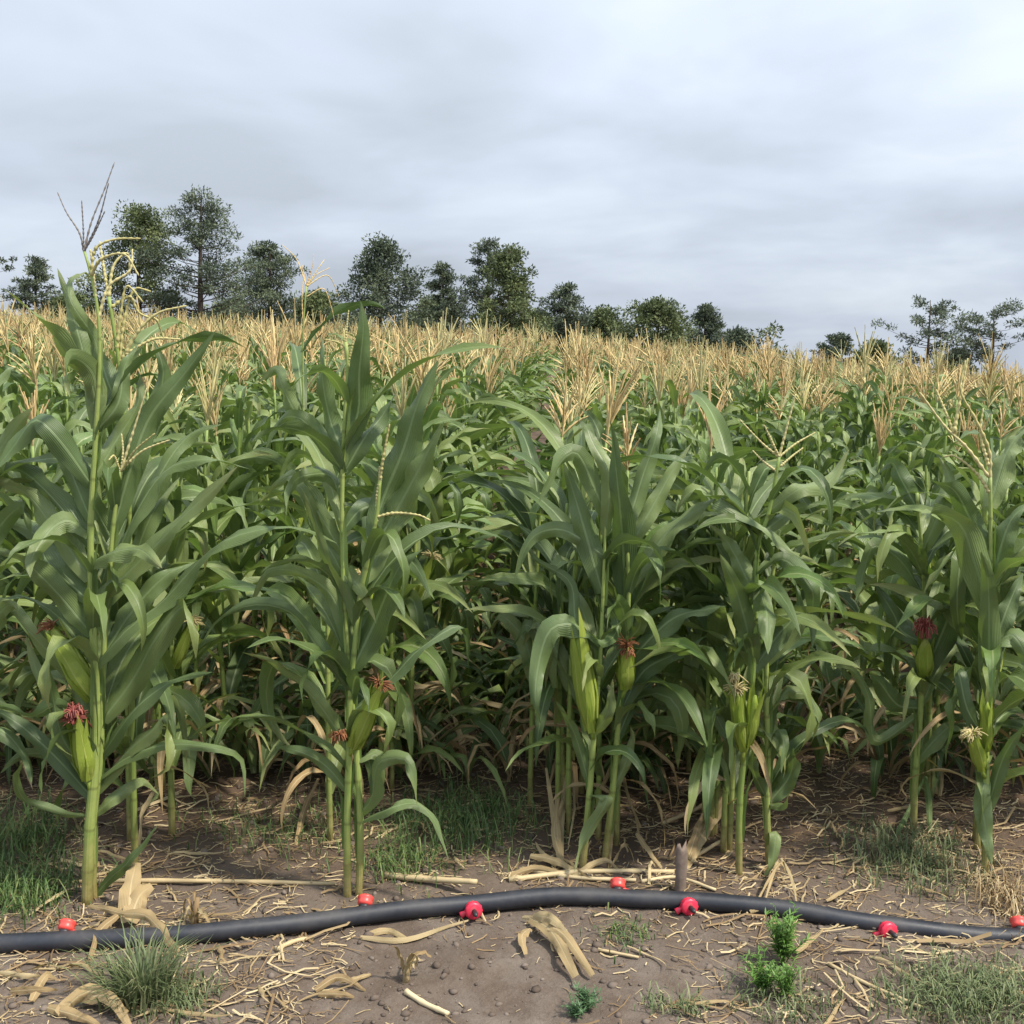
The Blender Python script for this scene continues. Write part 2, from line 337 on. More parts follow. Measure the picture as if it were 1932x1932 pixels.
# ------------------------------------------------------------------ trees
def clump(c, rx, rz, n, size, base_tone, needles=True):
    p = rng.normal(size=(n, 3)); p = norm(p)*(rng.random((n, 1))**.55)*np.array([rx, rx, rz]); c0 = np.asarray(c)+p
    d = norm(rng.normal(size=(n, 3))+norm(p)*.9+np.array([0, 0, .35])); q = norm(np.cross(d, rng.normal(size=(n, 3))))
    L = size*(.6+.8*rng.random((n, 1))); Wd = L*(.42 if needles else .6)
    V = np.stack([c0-q*Wd*.5, c0+d*L*.5-q*Wd*.2, c0+d*L, c0+d*L*.45+q*Wd*.5], 1)
    f = np.arange(n*4).reshape(n, 4)
    t = np.clip(base_tone+.12*rng.normal(size=n), 0, 1)
    return V.reshape(-1, 3), f, np.zeros((n*4, 2)), np.repeat(t, 4)
def tree(name, px, ytop, Y, halfw, ybot, style, label, mat, group=None, lean=0., seed=0):
    r = random.Random(seed*31+int(px)); top = P(px+lean, ytop, Y); x0 = P(px, 650, Y)[0]; zb = gzf(x0, Y)-.1
    base = np.array([x0, Y, zb]); ybot = max(ybot, 668); hw = (1.5 if style == 'pine' else 1.38)*halfw*Y*cp/F; zcb = P(px, ybot, Y)[2]; ht = top[2]-zb
    root = obj(name, None, None, base); tag(root, label, 'tree', group)
    topr = top-base; n = 12; s = np.linspace(0, 1, n)[:, None]
    tp = s*topr+np.stack([.12*np.sin(s[:, 0]*5+seed), .12*np.cos(s[:, 0]*4), 0*s[:, 0]], 1)*s*(ht*.06)
    r0 = .018*ht+.05; limbs = [tube_geo(tp, r0*(1-.9*s[:, 0])+.01, 7)]
    cz = zcb-zb; ch = topr[2]-cz; cl = []
    def trunk_at(z): k = z/topr[2]; return np.array([np.interp(k, s[:, 0], tp[:, i]) for i in range(3)])
    if style == 'pine': nb, prof = 96, lambda k: (1-k)**.62*(.82+.18*min(1, k*4))+.09
    elif style == 'open': nb, prof = 30, lambda k: .50+.55*math.sin(k*2.9)*(1-.35*k)
    else: nb, prof = 92, lambda k: max(0, 1-k**1.7)**.62+.05
    for i in range(nb):
        k = (i+r.random())/nb; k = k**(.95)
        z = cz+ch*k*.97; a = r.random()*6.283 if style != 'open' else (r.choice([0, math.pi])+r.gauss(0, .7))
        rad = hw*prof(k)*(r.uniform(.35, 1.0) if r.random() < .8 else r.uniform(1., 1.22))*(1 if style != 'open' else r.uniform(.7, 1.1))
        if style == 'round': rad *= r.uniform(.7, 1)
        st_ = trunk_at(max(.3, z-rad*.25)); c = trunk_at(z)+np.array([math.cos(a)*rad, math.sin(a)*rad, rad*.10*r.uniform(-1, 1.5)])
        mid = (st_+c)/2+np.array([0, 0, -.05*rad])
        limbs.append(tube_geo([st_, mid, c], np.array([.045, .03, .012])*ht/9*(1.3-k), 5))
        cs = hw*(.155 if style == 'pine' else .18 if style == 'open' else .22)*r.uniform(.6, 1.4)
        size = .0031*Y
        nn = int(np.clip(115*(cs/size/2.6)**1.5, 60, 190))
        cl.append(clump(c+np.array([0, 0, cs*.25]), cs, cs*(.5 if style != 'round' else .7), nn, size, r.uniform(.1, .8), style != 'round'))  # wide tone range paints lit and dark clumps into the foliage colour
        if style != 'round' and rad > cs*1.4:
            c2 = st_+(c-st_)*r.uniform(.5, .75)+np.array([0, 0, cs*.3]); cl.append(clump(c2, cs*.7, cs*.36, nn//2, size, .2+.35*k))
    obj('trunk', to_mesh('trunk', merge(limbs), M_BARK), root)
    obj('crown', to_mesh('crown', merge(cl), mat, smooth=False), root)
    return root
TG = 'trees behind the corn field'
TREES = [
 ('pine_tree', -14, 452, 75, 36, 600, 'open', 'sparse pine of few branches at the end of the tree line', M_PINE),
 ('pine_tree', 68, 484, 78, 38, 610, 'pine', 'small dark pine behind the tallest corn plant beside a sparse pine', M_PINE),
 ('broadleaf_tree', 262, 398, 62, 82, 640, 'round', 'broad olive-green tree crowded against the tallest dark pine', M_OLIVE),
 ('pine_tree', 378, 364, 60, 88, 600, 'pine', 'tallest dark pine with many separate needle clumps and gaps of sky', M_PINE),
 ('pine_tree', 508, 462, 68, 68, 640, 'pine', 'medium pine with tapering crown just beside the tallest dark pine', M_PINE),
 ('pine_tree', 716, 458, 66, 76, 660, 'round', 'full pine with rounded grey-green crown standing alone behind tan tassels', M_PINE),
 ('pine_tree', 836, 498, 76, 36, 640, 'pine', 'slim young pine between the rounded pine and the paired crowns', M_PINE),
 ('pine_tree', 922, 452, 68, 46, 640, 'pine', 'thin dark pine leaning against a broad olive crown', M_PINE),
 ('broadleaf_tree', 962, 474, 64, 56, 660, 'round', 'broad olive tree with domed crown beside the thin leaning pine', M_OLIVE),
 ('pine_tree', 1068, 538, 78, 46, 680, 'pine', 'low flat-topped pine beside the domed olive tree', M_PINE),
 ('broadleaf_tree', 1138, 590, 84, 50, 690, 'round', 'low green bushy tree in the dip between flat pine and round tree', M_OLIVE),
 ('broadleaf_tree', 1242, 572, 78, 72, 720, 'round', 'round green tree with even dome behind the tan tassels', M_OLIVE),
 ('pine_tree', 1330, 576, 84, 36, 700, 'pine', 'narrow pointed pine touching the round green tree', M_PINE),
 ('broadleaf_tree', 1392, 630, 88, 46, 730, 'round', 'low dark tree at the end of the long tree line', M_PINE),
 ('pine_tree', 1580, 632, 100, 40, 740, 'pine', 'small dark pine standing beyond the gap in the tree line', M_PINE),
 ('broadleaf_tree', 1654, 650, 98, 44, 760, 'round', 'small rounded tree between the dark pine and the tall open pine', M_OLIVE),
 ('pine_tree', 1754, 566, 105, 54, 690, 'open', 'tall open pine with bare trunk and tiered dark branches', M_PINE),
 ('pine_tree', 1806, 662, 120, 26, 730, 'round', 'low distant tree between the two tall open pines', M_PINE),
 ('pine_tree', 1876, 578, 110, 58, 680, 'open', 'open flat-topped pine with bare trunk and spreading side branches', M_PINE),
 ('broadleaf_tree', 1716, 700, 116, 40, 770, 'round', 'low bush at the foot of the tall open pine', M_OLIVE),
 ('broadleaf_tree', 600, 560, 90, 70, 680, 'round', 'low tree in the gap between two pines behind a tall tassel', M_OLIVE),
 ('broadleaf_tree', 820, 575, 92, 66, 690, 'round', 'low tree filling the gap under the slim young pine', M_OLIVE),
 ('broadleaf_tree', 130, 560, 95, 70, 690, 'round', 'low tree half hidden behind the tallest corn plant', M_OLIVE),
 ('broadleaf_tree', 440, 575, 95, 60, 690, 'round', 'low tree under the edge of the tallest dark pine', M_OLIVE),
 ('broadleaf_tree', 1010, 600, 98, 70, 700, 'round', 'low tree under the domed olive tree', M_OLIVE),
]
for i, (nm, px, yt, Yd, hw, yb, st_, lb, mt) in enumerate(TREES):
    tree(nm, px, yt, Yd, hw, yb, st_, lb, mt, None, seed=i)

wr = random.Random(4); wg = []
for k in range(240):
    px = wr.uniform(-150, 1470); Yw = wr.uniform(100, 118); x0 = P(px, 650, Yw)[0]; zt = gzf(x0, Yw)
    zmax = P(px, 632+.012*max(0, px-900)+wr.uniform(-26, 30), Yw)[2]; z = zt+(max(zmax, zt+1)-zt)*wr.random()**.6; cs = wr.uniform(.7, 1.6)
    wg.append(clump((x0, Yw, z), cs, cs*.75, 70, .42, wr.uniform(.05, .6), False))
wd_ = obj('distant_wood', to_mesh('distant_wood', merge(wg), M_OLIVE, False)); tag(wd_, 'low dim wood closing the gaps under the tree line', 'wood', None, 'stuff')

# ------------------------------------------------------------------ corn plants: shared builders
def stalk_geo(pts, r0, r1, n=22, sides=7, tone=0.):
    c = catmull(pts, n); L = np.linalg.norm(np.diff(c, axis=0), axis=1).sum(); nodes = L/.15
    s = np.linspace(0, 1, n); v = s*nodes; fr = np.abs((v % 1)-.5)
    rad = (r0+(r1-r0)*s)*(1+.16*np.clip((fr-.36)/.14, 0, 1))
    return tube_geo(c, rad, sides, None, tone, 0, nodes)
def tassel_geo(base, d, length, nb, spread, r=random, seg=9, sides=4, rad=.0042, tone=0.):
    gs = []; d = norm(np.asarray(d, float)); base = np.asarray(base, float)
    a = norm(np.cross(d, [0.3, .9, .1])); b = np.cross(d, a)
    for k in range(nb):
        if k == 0: p0 = base; dr = d; L = length; sp_ = 0
        else:
            p0 = base+d*length*.32*r.random(); th = r.random()*6.283; dr = a*math.cos(th)+b*math.sin(th); L = length*r.uniform(.5, .8); sp_ = spread*r.uniform(.5, 1.25)
        s = np.linspace(0, 1, seg+1)[:, None]
        ang = sp_*(1+.55*s) if k else 0*s+r.uniform(-.05, .05)
        c = p0+np.cumsum(np.concatenate([np.zeros((1, 3)), (d*np.cos(ang)+(dr if k else a)*np.sin(ang))[1:]*L/seg]), 0)
        c[:, 2] -= (s[:, 0]**2)*L*.18*sp_
        rr = rad*(.7+.75*(np.arange(seg+1) % 2))*np.where(s[:, 0] < .12, .6, 1)*(1-.55*s[:, 0]**3)
        gs.append(tube_geo(c, rr, sides, None, tone+r.uniform(-.12, .12), closed=False))
    return merge(gs)
def proc_leaf(base, az, L, wd, e0, drop, r, tone=None, seg=12, kink=None, cross=5, **kw):
    n = 9; s = np.linspace(0, 1, n); el = R(e0)-R(drop)*s**1.35
    if kink: el = el-R(kink[1])*sstep(kink[0]-.05, kink[0]+.05, s)
    azs = az+r.uniform(-.5, .5)*s**2
    dl = L/(n-1); d = np.stack([np.cos(azs)*np.cos(el), np.sin(azs)*np.cos(el), np.sin(el)], 1)
    pts = np.asarray(base)+np.concatenate([np.zeros((1, 3)), np.cumsum((d[:-1]+d[1:])*.5*dl, 0)])
    return leaf_geo(pts, wd, (math.sin(az), -math.cos(az), 0), seg, (r.uniform(-18, 18), r.uniform(-75, 75)), 26, .15, r.random() if tone is None else tone, r=r, cross=cross, **kw)
def lathe_along(p0, p1, prof, sides=10, bow=0., tone=0.):
    p0 = np.asarray(p0, float); p1 = np.asarray(p1, float); ks = np.array([k for k, _ in prof]); rs = np.array([q for _, q in prof])
    c = p0+(p1-p0)*ks[:, None]; c[:, 2] += bow*np.sin(np.pi*ks)
    return tube_geo(c, rs, sides, None, tone)
EARP = [(0, .30), (.12, .75), (.3, 1.), (.5, .97), (.7, .80), (.85, .55), (1, .18)]
def ear_parts(p0, p1, wd, silk=True, r=random):
    """husk body, husk blades, silk tuft; all relative to p0"""
    p0 = np.asarray(p0, float); p1 = np.asarray(p1, float); ax = norm(p1-p0); L = np.linalg.norm(p1-p0)
    body = lathe_along(p0, p1, [(k, q*wd*.5) for k, q in EARP], 10, 0, r.random())
    a = norm(np.cross(ax, [.2, .95, .1])); b = np.cross(ax, a); hs = []
    for k in range(4):
        th = k*1.6+r.random(); o = a*math.cos(th)+b*math.sin(th)
        pts = [p0+o*wd*.25, p0+ax*L*.3+o*wd*.51, p0+ax*L*.65+o*wd*.46, p0+ax*L*r.uniform(.98, 1.25)+o*wd*r.uniform(.25, .7)]
        hs.append(leaf_geo(pts, wd*1.05, np.cross(ax, o), 8, (0, r.uniform(-20, 20)), -24, .03, r.random(), base=.8, r=r, cross=3))
    sk = None
    if silk:
        gs = []
        for k in range(70):
            dr = norm(ax+.42*(a*r.gauss(0, 1)+b*r.gauss(0, 1))); Ls = r.uniform(.025, .055)
            q0 = p0+ax*L*.97; q1 = q0+dr*Ls*.6; q2 = q1+norm(dr+np.array([0, 0, -.9]))*Ls*.6
            gs.append(tube_geo(catmull([q0, q1, q2], 5), np.array([.0022, .0026, .0024, .002, .0012]), 3, None, r.random(), closed=False))
        sk = merge(gs)
    return body, merge(hs), sk

# ---- procedural field plant variants
def make_variant(seed, lod=0):
    r = random.Random(seed); h = r.uniform(1.42, 1.66); parts = []
    lean = np.array([r.uniform(-.09, .09), r.uniform(-.09, .09), 0])
    def at(z): return np.array([0, 0, z])+lean*(z/h)**1.5
    if lod == 0: parts.append(('stalk', stalk_geo([at(-.04), at(h*.33), at(h*.66), at(h)], .0135, .006, 20, 6, r.random()), M_STALK))
    elif lod == 1: parts.append(('stalk', tube_geo([at(h*.4), at(h*.7), at(h)], np.array([.011, .009, .006]), 4, None, r.random(), 4, 9, False), M_STALK))
    nl = 17; az = r.random()*6.283
    for k in range(nl):
        q = k/(nl-1); z = h*(.13+.81*q)
        az += math.pi+r.gauss(0, .5)
        L = (.44+.36*math.sin(math.pi*min(1, .18+q*.95)))*r.uniform(.75, 1.15)*(1-.3*max(0, q-.75)/.25); wd = .062+.036*math.sin(math.pi*min(1, .15+.9*q))
        e0 = 54+18*q+r.uniform(-9, 9); drop = (140-60*q)*r.uniform(.55, 1.3)
        if lod and z < h*(.45 if lod == 1 else .62): continue
        if lod == 2 and k % 2: continue
        if lod == 0 and q < .2 and r.random() < .5:
            parts.append(('leaf', proc_leaf(at(z), az, L*.75, wd*.45, r.uniform(20, 50), r.uniform(100, 150), r), M_DRY)); continue
        kink = (r.uniform(.3, .7), r.uniform(40, 95)) if r.random() < .5 else None
        wd *= r.uniform(.95, 1.25)
        g = proc_leaf(at(z), az, L, wd, e0, drop, r, seg=(12, 7, 5)[lod], kink=kink, cross=(5, 3, 3)[lod])
        parts.append(('leaf', g, M_LEAFY if r.random() < .15 else M_LEAF))
    tl = r.uniform(.28, .46); kind = (3 if seed-100 >= 8 else seed % 4) if not lod else seed % 4
    if kind != 3 or lod: parts.append(('tassel', tassel_geo(at(h-.01), lean*.6/h+np.array([r.uniform(-.12, .12), r.uniform(-.12, .12), 1]), tl, (11, 7, 5)[lod], r.uniform(.25, .72), r, (9, 5, 3)[lod], (4, 3, 3)[lod], (.0050, .0062, .0085)[lod], r.random()), M_TASP if kind == 2 else M_TAS))
    if lod == 0 and seed % 3 != 1:
        z = h*.46; a = az+1.2; p0 = at(z)+np.array([math.cos(a), math.sin(a), 0])*.012; p1 = p0+np.array([math.cos(a)*.07, math.sin(a)*.07, .17])
        bd, hk, sk = ear_parts(p0, p1, .048, True, r)
        parts.append(('ear', bd, M_HUSK, [('husk_leaf', hk, M_HUSK), ('silk', sk, r.choice([M_SILKB, M_SILKR, M_SILKY]))]))
    return parts
VARS = []
for k in range(13):
    ps = make_variant(100+k)
    VARS.append([(p[0], to_mesh(p[0], p[1], p[2]), [(q[0], to_mesh(q[0], q[1], q[2])) for q in (p[3] if len(p) > 3 else [])]) for p in ps])
VLABEL = {0: 'green corn plant with spread tan tassel crowded in the rows behind', 1: 'green corn plant with dry tan tassel standing in the rows behind',
          2: 'green corn plant with pale yellow tassel crowded in the rows behind', 3: 'green corn plant without tassel crowded in the rows behind'}
FG = 'corn plants in the field rows behind the front row'
LOD1 = [make_variant(200+k, 1) for k in range(8)]; LOD2 = [make_variant(300+k, 2) for k in range(8)]
MATS = [M_LEAF, M_LEAFY, M_DRY, M_STALK, M_TAS, M_TASP]
ROWS = [.86+.865*k for k in range(1, 60)]+[.86, .29]+[-.567-.89*k for k in range(0, 60)]
pr = random.Random(5); spots = []
for rx in ROWS:
    y = 3.92+pr.uniform(0, .2)
    if -.7 < rx < .4: y = 4.05
    while y < 48:
        half = .4665*(y+.3)
        if abs(rx+.055*(y-3.9)) < half+1.6+.22*y and not (y > 16 and pr.random() < .15):
            for d in range(3 if y < 9 else 2):
                if pr.random() < (.07 if d < 2 else .5): continue
                x_ = rx+pr.gauss(0, .05)+.055*(y-3.9); yy = y+pr.gauss(0, .05)
                nf = float(sstep(5.0, 9.5, np.array(yy))); s0 = pr.uniform(.82, .97)+(.08 if x_ < -.3 else 0)
                spots.append((x_, yy, pr.random()*6.283, s0+(pr.uniform(.84, 1.13)-s0)*nf))
        y += (.40 if y < 18 else .55)*pr.uniform(.85, 1.15)
inview = [s_ for s_ in spots if abs(s_[0]) < .4665*(s_[1]+.25)+.25]
inview.sort(key=lambda s_: s_[1]); near_set = inview[:270]; ids = set(id(s_) for s_ in near_set)
for n_, (x_, yy, a, sc_) in enumerate(near_set):
    k = pr.choice((3, 7, 8, 9, 10, 11, 12)) if pr.random() < (.7 if yy < 5.8 else .35 if yy < 7.5 else .1) else pr.randrange(8)
    vk = 3 if k >= 8 else k % 4
    root = obj('corn_plant', None, None, (x_, yy, gzf(x_, yy)), a, sc_); tag(root, VLABEL[vk], 'corn plant', FG+((' with spread tan tassels', ' with dry tan tassels', ' with pale tassels', ' without tassels')[vk]))
    for nm, me, subs in VARS[k]:
        o = obj(nm, me, root)
        for sn, sm in subs: obj(sn, sm, o)
gl = {m.name: [] for m in MATS}
for s_ in spots:
    if id(s_) in ids: continue
    x_, yy, a, sc_ = s_
    vis = abs(x_) < .4665*(yy+.25)+.6
    V = pr.choice(LOD1 if (yy < 19 and vis) or yy < 7 else LOD2); M = rotz(a)*sc_; o = np.array([x_, yy, gzf(x_, yy)]); dt = pr.random()
    for p in V:
        g = xf(p[1], M, o); t = g[3]; gl[p[2].name].append((g[0], g[1], g[2], np.asarray(t)*.6+dt))
allg, idx = [], []
for i, m in enumerate(MATS):
    for g in gl[m.name]: allg.append(g); idx.append(np.full(len(g[1]), i))
far = obj('corn_field', to_mesh('corn_field', merge(allg), MATS, True, np.concatenate(idx)))
tag(far, 'distant rows of green corn topped by a band of tan tassels', 'corn field', None, 'stuff')

# low leaves, tillers and dead leaves that fill the aisles between the rows
ur = random.Random(77); ug, ui = [], []
UM = [M_LEAF, M_DRY]
for _ in range(900):
    yy = 4.55+9*ur.random()**1.5; x_ = ur.uniform(-1, 1)*(.4665*(yy+.3)+.5); b0 = np.array([x_, yy, gzf(x_, yy)])
    for k in range(ur.randint(4, 6)):
        dry = ur.random() < (.45 if yy < 5.4 else .25); a_ = ur.random()*6.283; z_ = ur.uniform(.0, .3) if not dry else ur.uniform(.0, .15)
        g = proc_leaf(b0+[0, 0, z_*.3], a_, ur.uniform(.35, .65), ur.uniform(.04, .075)*(.55 if dry else 1), ur.uniform(55, 85), ur.uniform(70, 140), ur, seg=6, cross=3, kink=(ur.uniform(.4, .7), 60) if ur.random() < .4 else None)
        ug.append(g); ui.append(np.full(len(g[1]), int(dry)))
tag(obj('undergrowth', to_mesh('undergrowth', merge(ug), UM, True, np.concatenate(ui))), 'dim tangle of low corn leaves and dead leaves between the rows', 'undergrowth', None, 'stuff')

# ------------------------------------------------------------------ front corn plants, drawn one by one
GF = 'front row corn plants'
class Plant:
    def __init__(s, label, stalk, r0=.014, r1=.006, Y=None, name='corn_plant'):
        s.r = random.Random(len(label)*7+int(stalk[0][0]))
        b = G(*stalk[0]) if Y is None else P(*stalk[0], Y); s.Y = b[1]; b[2] = gzf(b[0], b[1]) if Y is None else b[2]
        s.base = b; s.root = obj(name, None, None, b); tag(s.root, label, 'corn plant', GF)
        s.px = stalk
        pts = [P(x, y, s.Y) for x, y in stalk]; pts[0] = np.array([b[0], b[1], b[2]-.03])
        s.pts = catmull(pts, 60)-b
        obj('stalk', to_mesh('stalk', stalk_geo(np.array(pts)-b, r0, r1, 44, 9, s.r.random()), M_STALK), s.root)
    def near(s, p):
        d = np.linalg.norm((s.pts-p)[:, [0, 2]], axis=1); k = int(np.argmin(d)); return k, d[k]
    def leaf(s, pts, wpx, dy=0., tw=(0, 0), mat=None, fold=36, wave=.17, tone=None, **kw):
        n = len(pts); q = [P(x, y, s.Y+dy*(i/(n-1))**1.2)-s.base for i, (x, y) in enumerate(pts)]
        k, d = s.near(q[0])
        if d > .02: q.insert(0, s.pts[max(0, k-3)])
        else: q[0] = s.pts[k]*.7+q[0]*.3
        for i in range(1, len(q)-1): q[i] = q[i]+np.array([s.r.gauss(0, .006), s.r.gauss(0, .02), s.r.gauss(0, .006)])
        tw = (tw[0]+s.r.uniform(-15, 15), tw[1]+s.r.uniform(-25, 35))
        c = np.mean(q, 0)+s.base; view = norm(np.array([0, 0, H])-c)
        t = norm(np.asarray(q[-1])-np.asarray(q[0])); side = np.cross(view, t)
        g = leaf_geo(q, pxm(wpx, s.Y)*1.10, side, 18, tw, fold, wave, s.r.random() if tone is None else tone, r=s.r, **kw)
        return obj('leaf', to_mesh('leaf', g, mat or M_LEAF), s.root)
    def back(s, n, lo=.25, hi=.9, zmax=None):           # leaves on the far and near side that the photo shows end-on
        for k in range(n):
            f = lo+(hi-lo)*(k+s.r.random())/n; p = s.pts[int(f*59)]
            a = math.pi/2+s.r.gauss(0, .8)
            obj('leaf', to_mesh('leaf', proc_leaf(p, a, s.r.uniform(.5, .8), s.r.uniform(.06, .09), s.r.uniform(50, 75), s.r.uniform(70, 130), s.r), M_LEAF), s.root)
    def front(s, n, lo=.3, hi=.95):                      # short leaves that arch toward the camera side and cross the stalk
        for k in range(n):
            f = lo+(hi-lo)*(k+s.r.random())/n; p = s.pts[int(f*59)]; a = -math.pi/2+s.r.choice([-1, 1])*s.r.uniform(.25, 1.1)
            obj('leaf', to_mesh('leaf', proc_leaf(p, a, s.r.uniform(.32, .55), s.r.uniform(.06, .085), s.r.uniform(58, 78), s.r.uniform(90, 160), s.r, kink=(s.r.uniform(.3, .6), s.r.uniform(40, 90)) if s.r.random() < .5 else None), M_LEAFY if s.r.random() < .2 else M_LEAF), s.root)
        for k in range(5):                               # leaf sheaths wrapped round the internodes
            i = int((.12+.16*k+s.r.uniform(-.03, .03))*59); p = s.pts[i]; q = s.pts[min(59, i+7)]; rr = .0125*(1-.5*i/59)
            a = s.r.random()*6.283; o = np.array([math.cos(a), math.sin(a), 0])
            g = leaf_geo([p+o*rr*.2, p+(q-p)*.5+o*rr*.9, q+o*rr*2.2, q+(q-p)*.25+o*rr*5], .034, (math.sin(a), -math.cos(a), 0), 8, (0, s.r.uniform(-20, 20)), -38, .05, s.r.random(), base=.9, r=s.r)
            obj('sheath', to_mesh('sheath', g, M_LEAFY), s.root)
    def ear(s, p0, p1, wpx, silk=None, dy=-.05, at=None):
        a = P(*p0, s.Y-.015)-s.base; b = P(*p1, s.Y+dy)-s.base
        k, d = s.near(a)
        bd, hk, sk = ear_parts(a, b, pxm(wpx, s.Y), silk is not None, s.r)
        shank = tube_geo([s.pts[max(0, k-2)], a], np.array([.008, .009]), 6)
        e_ = obj('ear', to_mesh('ear', merge([bd, shank]), M_HUSK), s.root); obj('husk_leaf', to_mesh('husk_leaf', hk, M_HUSK), e_)
        if sk is not None: obj('silk', to_mesh('silk', sk, silk), e_)
    def silk(s, c, rpx, mat, n=60):
        c = P(*c, s.Y-.06)-s.base; rm = pxm(rpx, s.Y); gs = []
        k, d = s.near(c)
        for _ in range(n):
            v = norm(np.array([s.r.gauss(0, 1), s.r.gauss(0, 1), s.r.gauss(.2, 1)])); q1 = c+v*rm*s.r.uniform(.5, 1); q2 = q1+np.array([v[0]*.3, v[1]*.3, -.8])*rm*.6
            gs.append(tube_geo(catmull([c-v*rm*.3, q1, q2], 5), np.full(5, .0028), 3, None, s.r.random(), closed=False))
        gs.append(tube_geo([s.pts[max(0, k-2)], c+(s.pts[k]-c)*.3, c], np.array([.003, .003, .002]), 4, None, .3))
        obj('silk', to_mesh('silk', merge(gs), mat), s.root)
    def tassel(s, branches, mat, rpx=4.5, dy=0.):
        gs = []
        for i, br in enumerate(branches):
            d1 = dy+s.r.uniform(-.06, .06)*(i > 0); m = len(br)
            q = [P(x, y, s.Y+d1*j/(m-1))-s.base for j, (x, y) in enumerate(br)]; n = 49
            rr = pxm(rpx, s.Y)*.44*np.array([.72, 1.0, 1.18, .9])[np.arange(n) % 4]*np.linspace(1.05, .5, n)*(.8+.4*np.array([s.r.random() for _ in range(n)]))
            gs.append(tube_geo(catmull(q, n), rr, 5, None, s.r.random()*.8))
        obj('tassel', to_mesh('tassel', merge(gs), mat), s.root)

# --- plant A1: the tall one beside the pipe's left run
a = Plant('tallest corn plant with long grey tassel spikes above the tree line', [(163, 1705), (168, 1580), (178, 1450), (181, 1320), (174, 1150), (171, 1000), (178, 870), (187, 700), (186, 600), (172, 520), (158, 470)], .019, .004)
for pts, wd, dy, tw in [
    ([(172, 740), (138, 680), (95, 620), (50, 575), (8, 545)], 52, -.15, (15, 50)), ([(165, 690), (150, 630), (128, 570), (108, 505)], 40, .1, (0, 30)),
    ([(175, 640), (140, 570), (132, 530), (155, 515), (166, 535)], 28, .1, (0, 20)), ([(184, 780), (168, 705), (142, 680), (128, 705), (132, 750)], 48, -.2, (0, 0)),
    ([(172, 910), (120, 835), (66, 797), (22, 850), (-10, 890)], 54, -.1, (10, -20)), ([(174, 985), (140, 900), (100, 830), (60, 815), (30, 860)], 50, .12, (20, 0)),
    ([(168, 1015), (127, 984), (90, 994), (67, 1044), (57, 1090)], 48, -.2, (0, 10)), ([(165, 1030), (100, 945), (40, 890), (-30, 870)], 56, .15, (20, 40)),
    ([(165, 1095), (95, 1000), (30, 930), (-40, 900)], 58, .05, (0, 25)), ([(165, 1140), (95, 1060), (40, 1005), (-30, 975)], 56, .2, (0, 30)),
    ([(170, 1200), (110, 1120), (50, 1060), (-20, 1035)], 56, -.05, (15, 35)), ([(172, 1060), (185, 1045), (250, 1038), (306, 1072)], 48, -.25, (25, 60)),
    ([(176, 1130), (230, 1085), (283, 1037), (333, 977), (450, 878)], 48, -.05, (15, 40)), ([(180, 1250), (240, 1180), (300, 1137), (417, 1030), (510, 1000), (577, 997), (640, 1027)], 44, .05, (25, 60)),
    ([(187, 900), (215, 830), (250, 760), (265, 705)], 44, .15, (0, 30)), ([(185, 820), (225, 760), (230, 690), (260, 650)], 40, .1, (10, 30)),
    ([(178, 1490), (110, 1365), (65, 1255), (48, 1195)], 40, .1, (0, 20)), ([(175, 1510), (90, 1420), (10, 1350), (-40, 1340)], 42, .05, (0, 30)),
    ([(172, 1545), (99, 1537), (51, 1523), (24, 1483), (43, 1433)], 24, -.15, (50, 40)), ([(178, 1400), (120, 1290), (60, 1190), (0, 1130), (-40, 1170)], 46, .12, (10, 30)),
    ([(176, 1470), (130, 1400), (100, 1330), (92, 1260)], 40, -.1, (0, 10)), ([(176, 1520), (140, 1470), (90, 1430), (40, 1430), (0, 1460)], 36, .2, (30, 40))]:
    a.leaf(pts, wd, dy, tw)
a.leaf([(176, 1370), (110, 1330), (60, 1345), (0, 1330), (-30, 1340)], 34, -.1, (30, 60), M_LEAFY)
a.ear((166, 1470), (143, 1362), 34, M_SILKR); a.silk((140, 1342), 18, M_SILKR)
a.tassel([[(158, 475), (150, 440), (125, 400), (108, 362)], [(158, 475), (157, 430), (154, 378)], [(158, 475), (172, 420), (198, 355), (216, 306)], [(158, 475), (178, 440), (198, 398)], [(158, 475), (185, 418), (205, 345)]], M_TASG, 4.2)
a.tassel([[(172, 520), (180, 470), (215, 452), (265, 450)], [(172, 520), (190, 490), (235, 480), (262, 520)], [(186, 600), (205, 540), (245, 510), (250, 470)], [(180, 560), (175, 510), (170, 470)]], M_TASP, 7)
a.back(3); a.front(4, .2, .62)
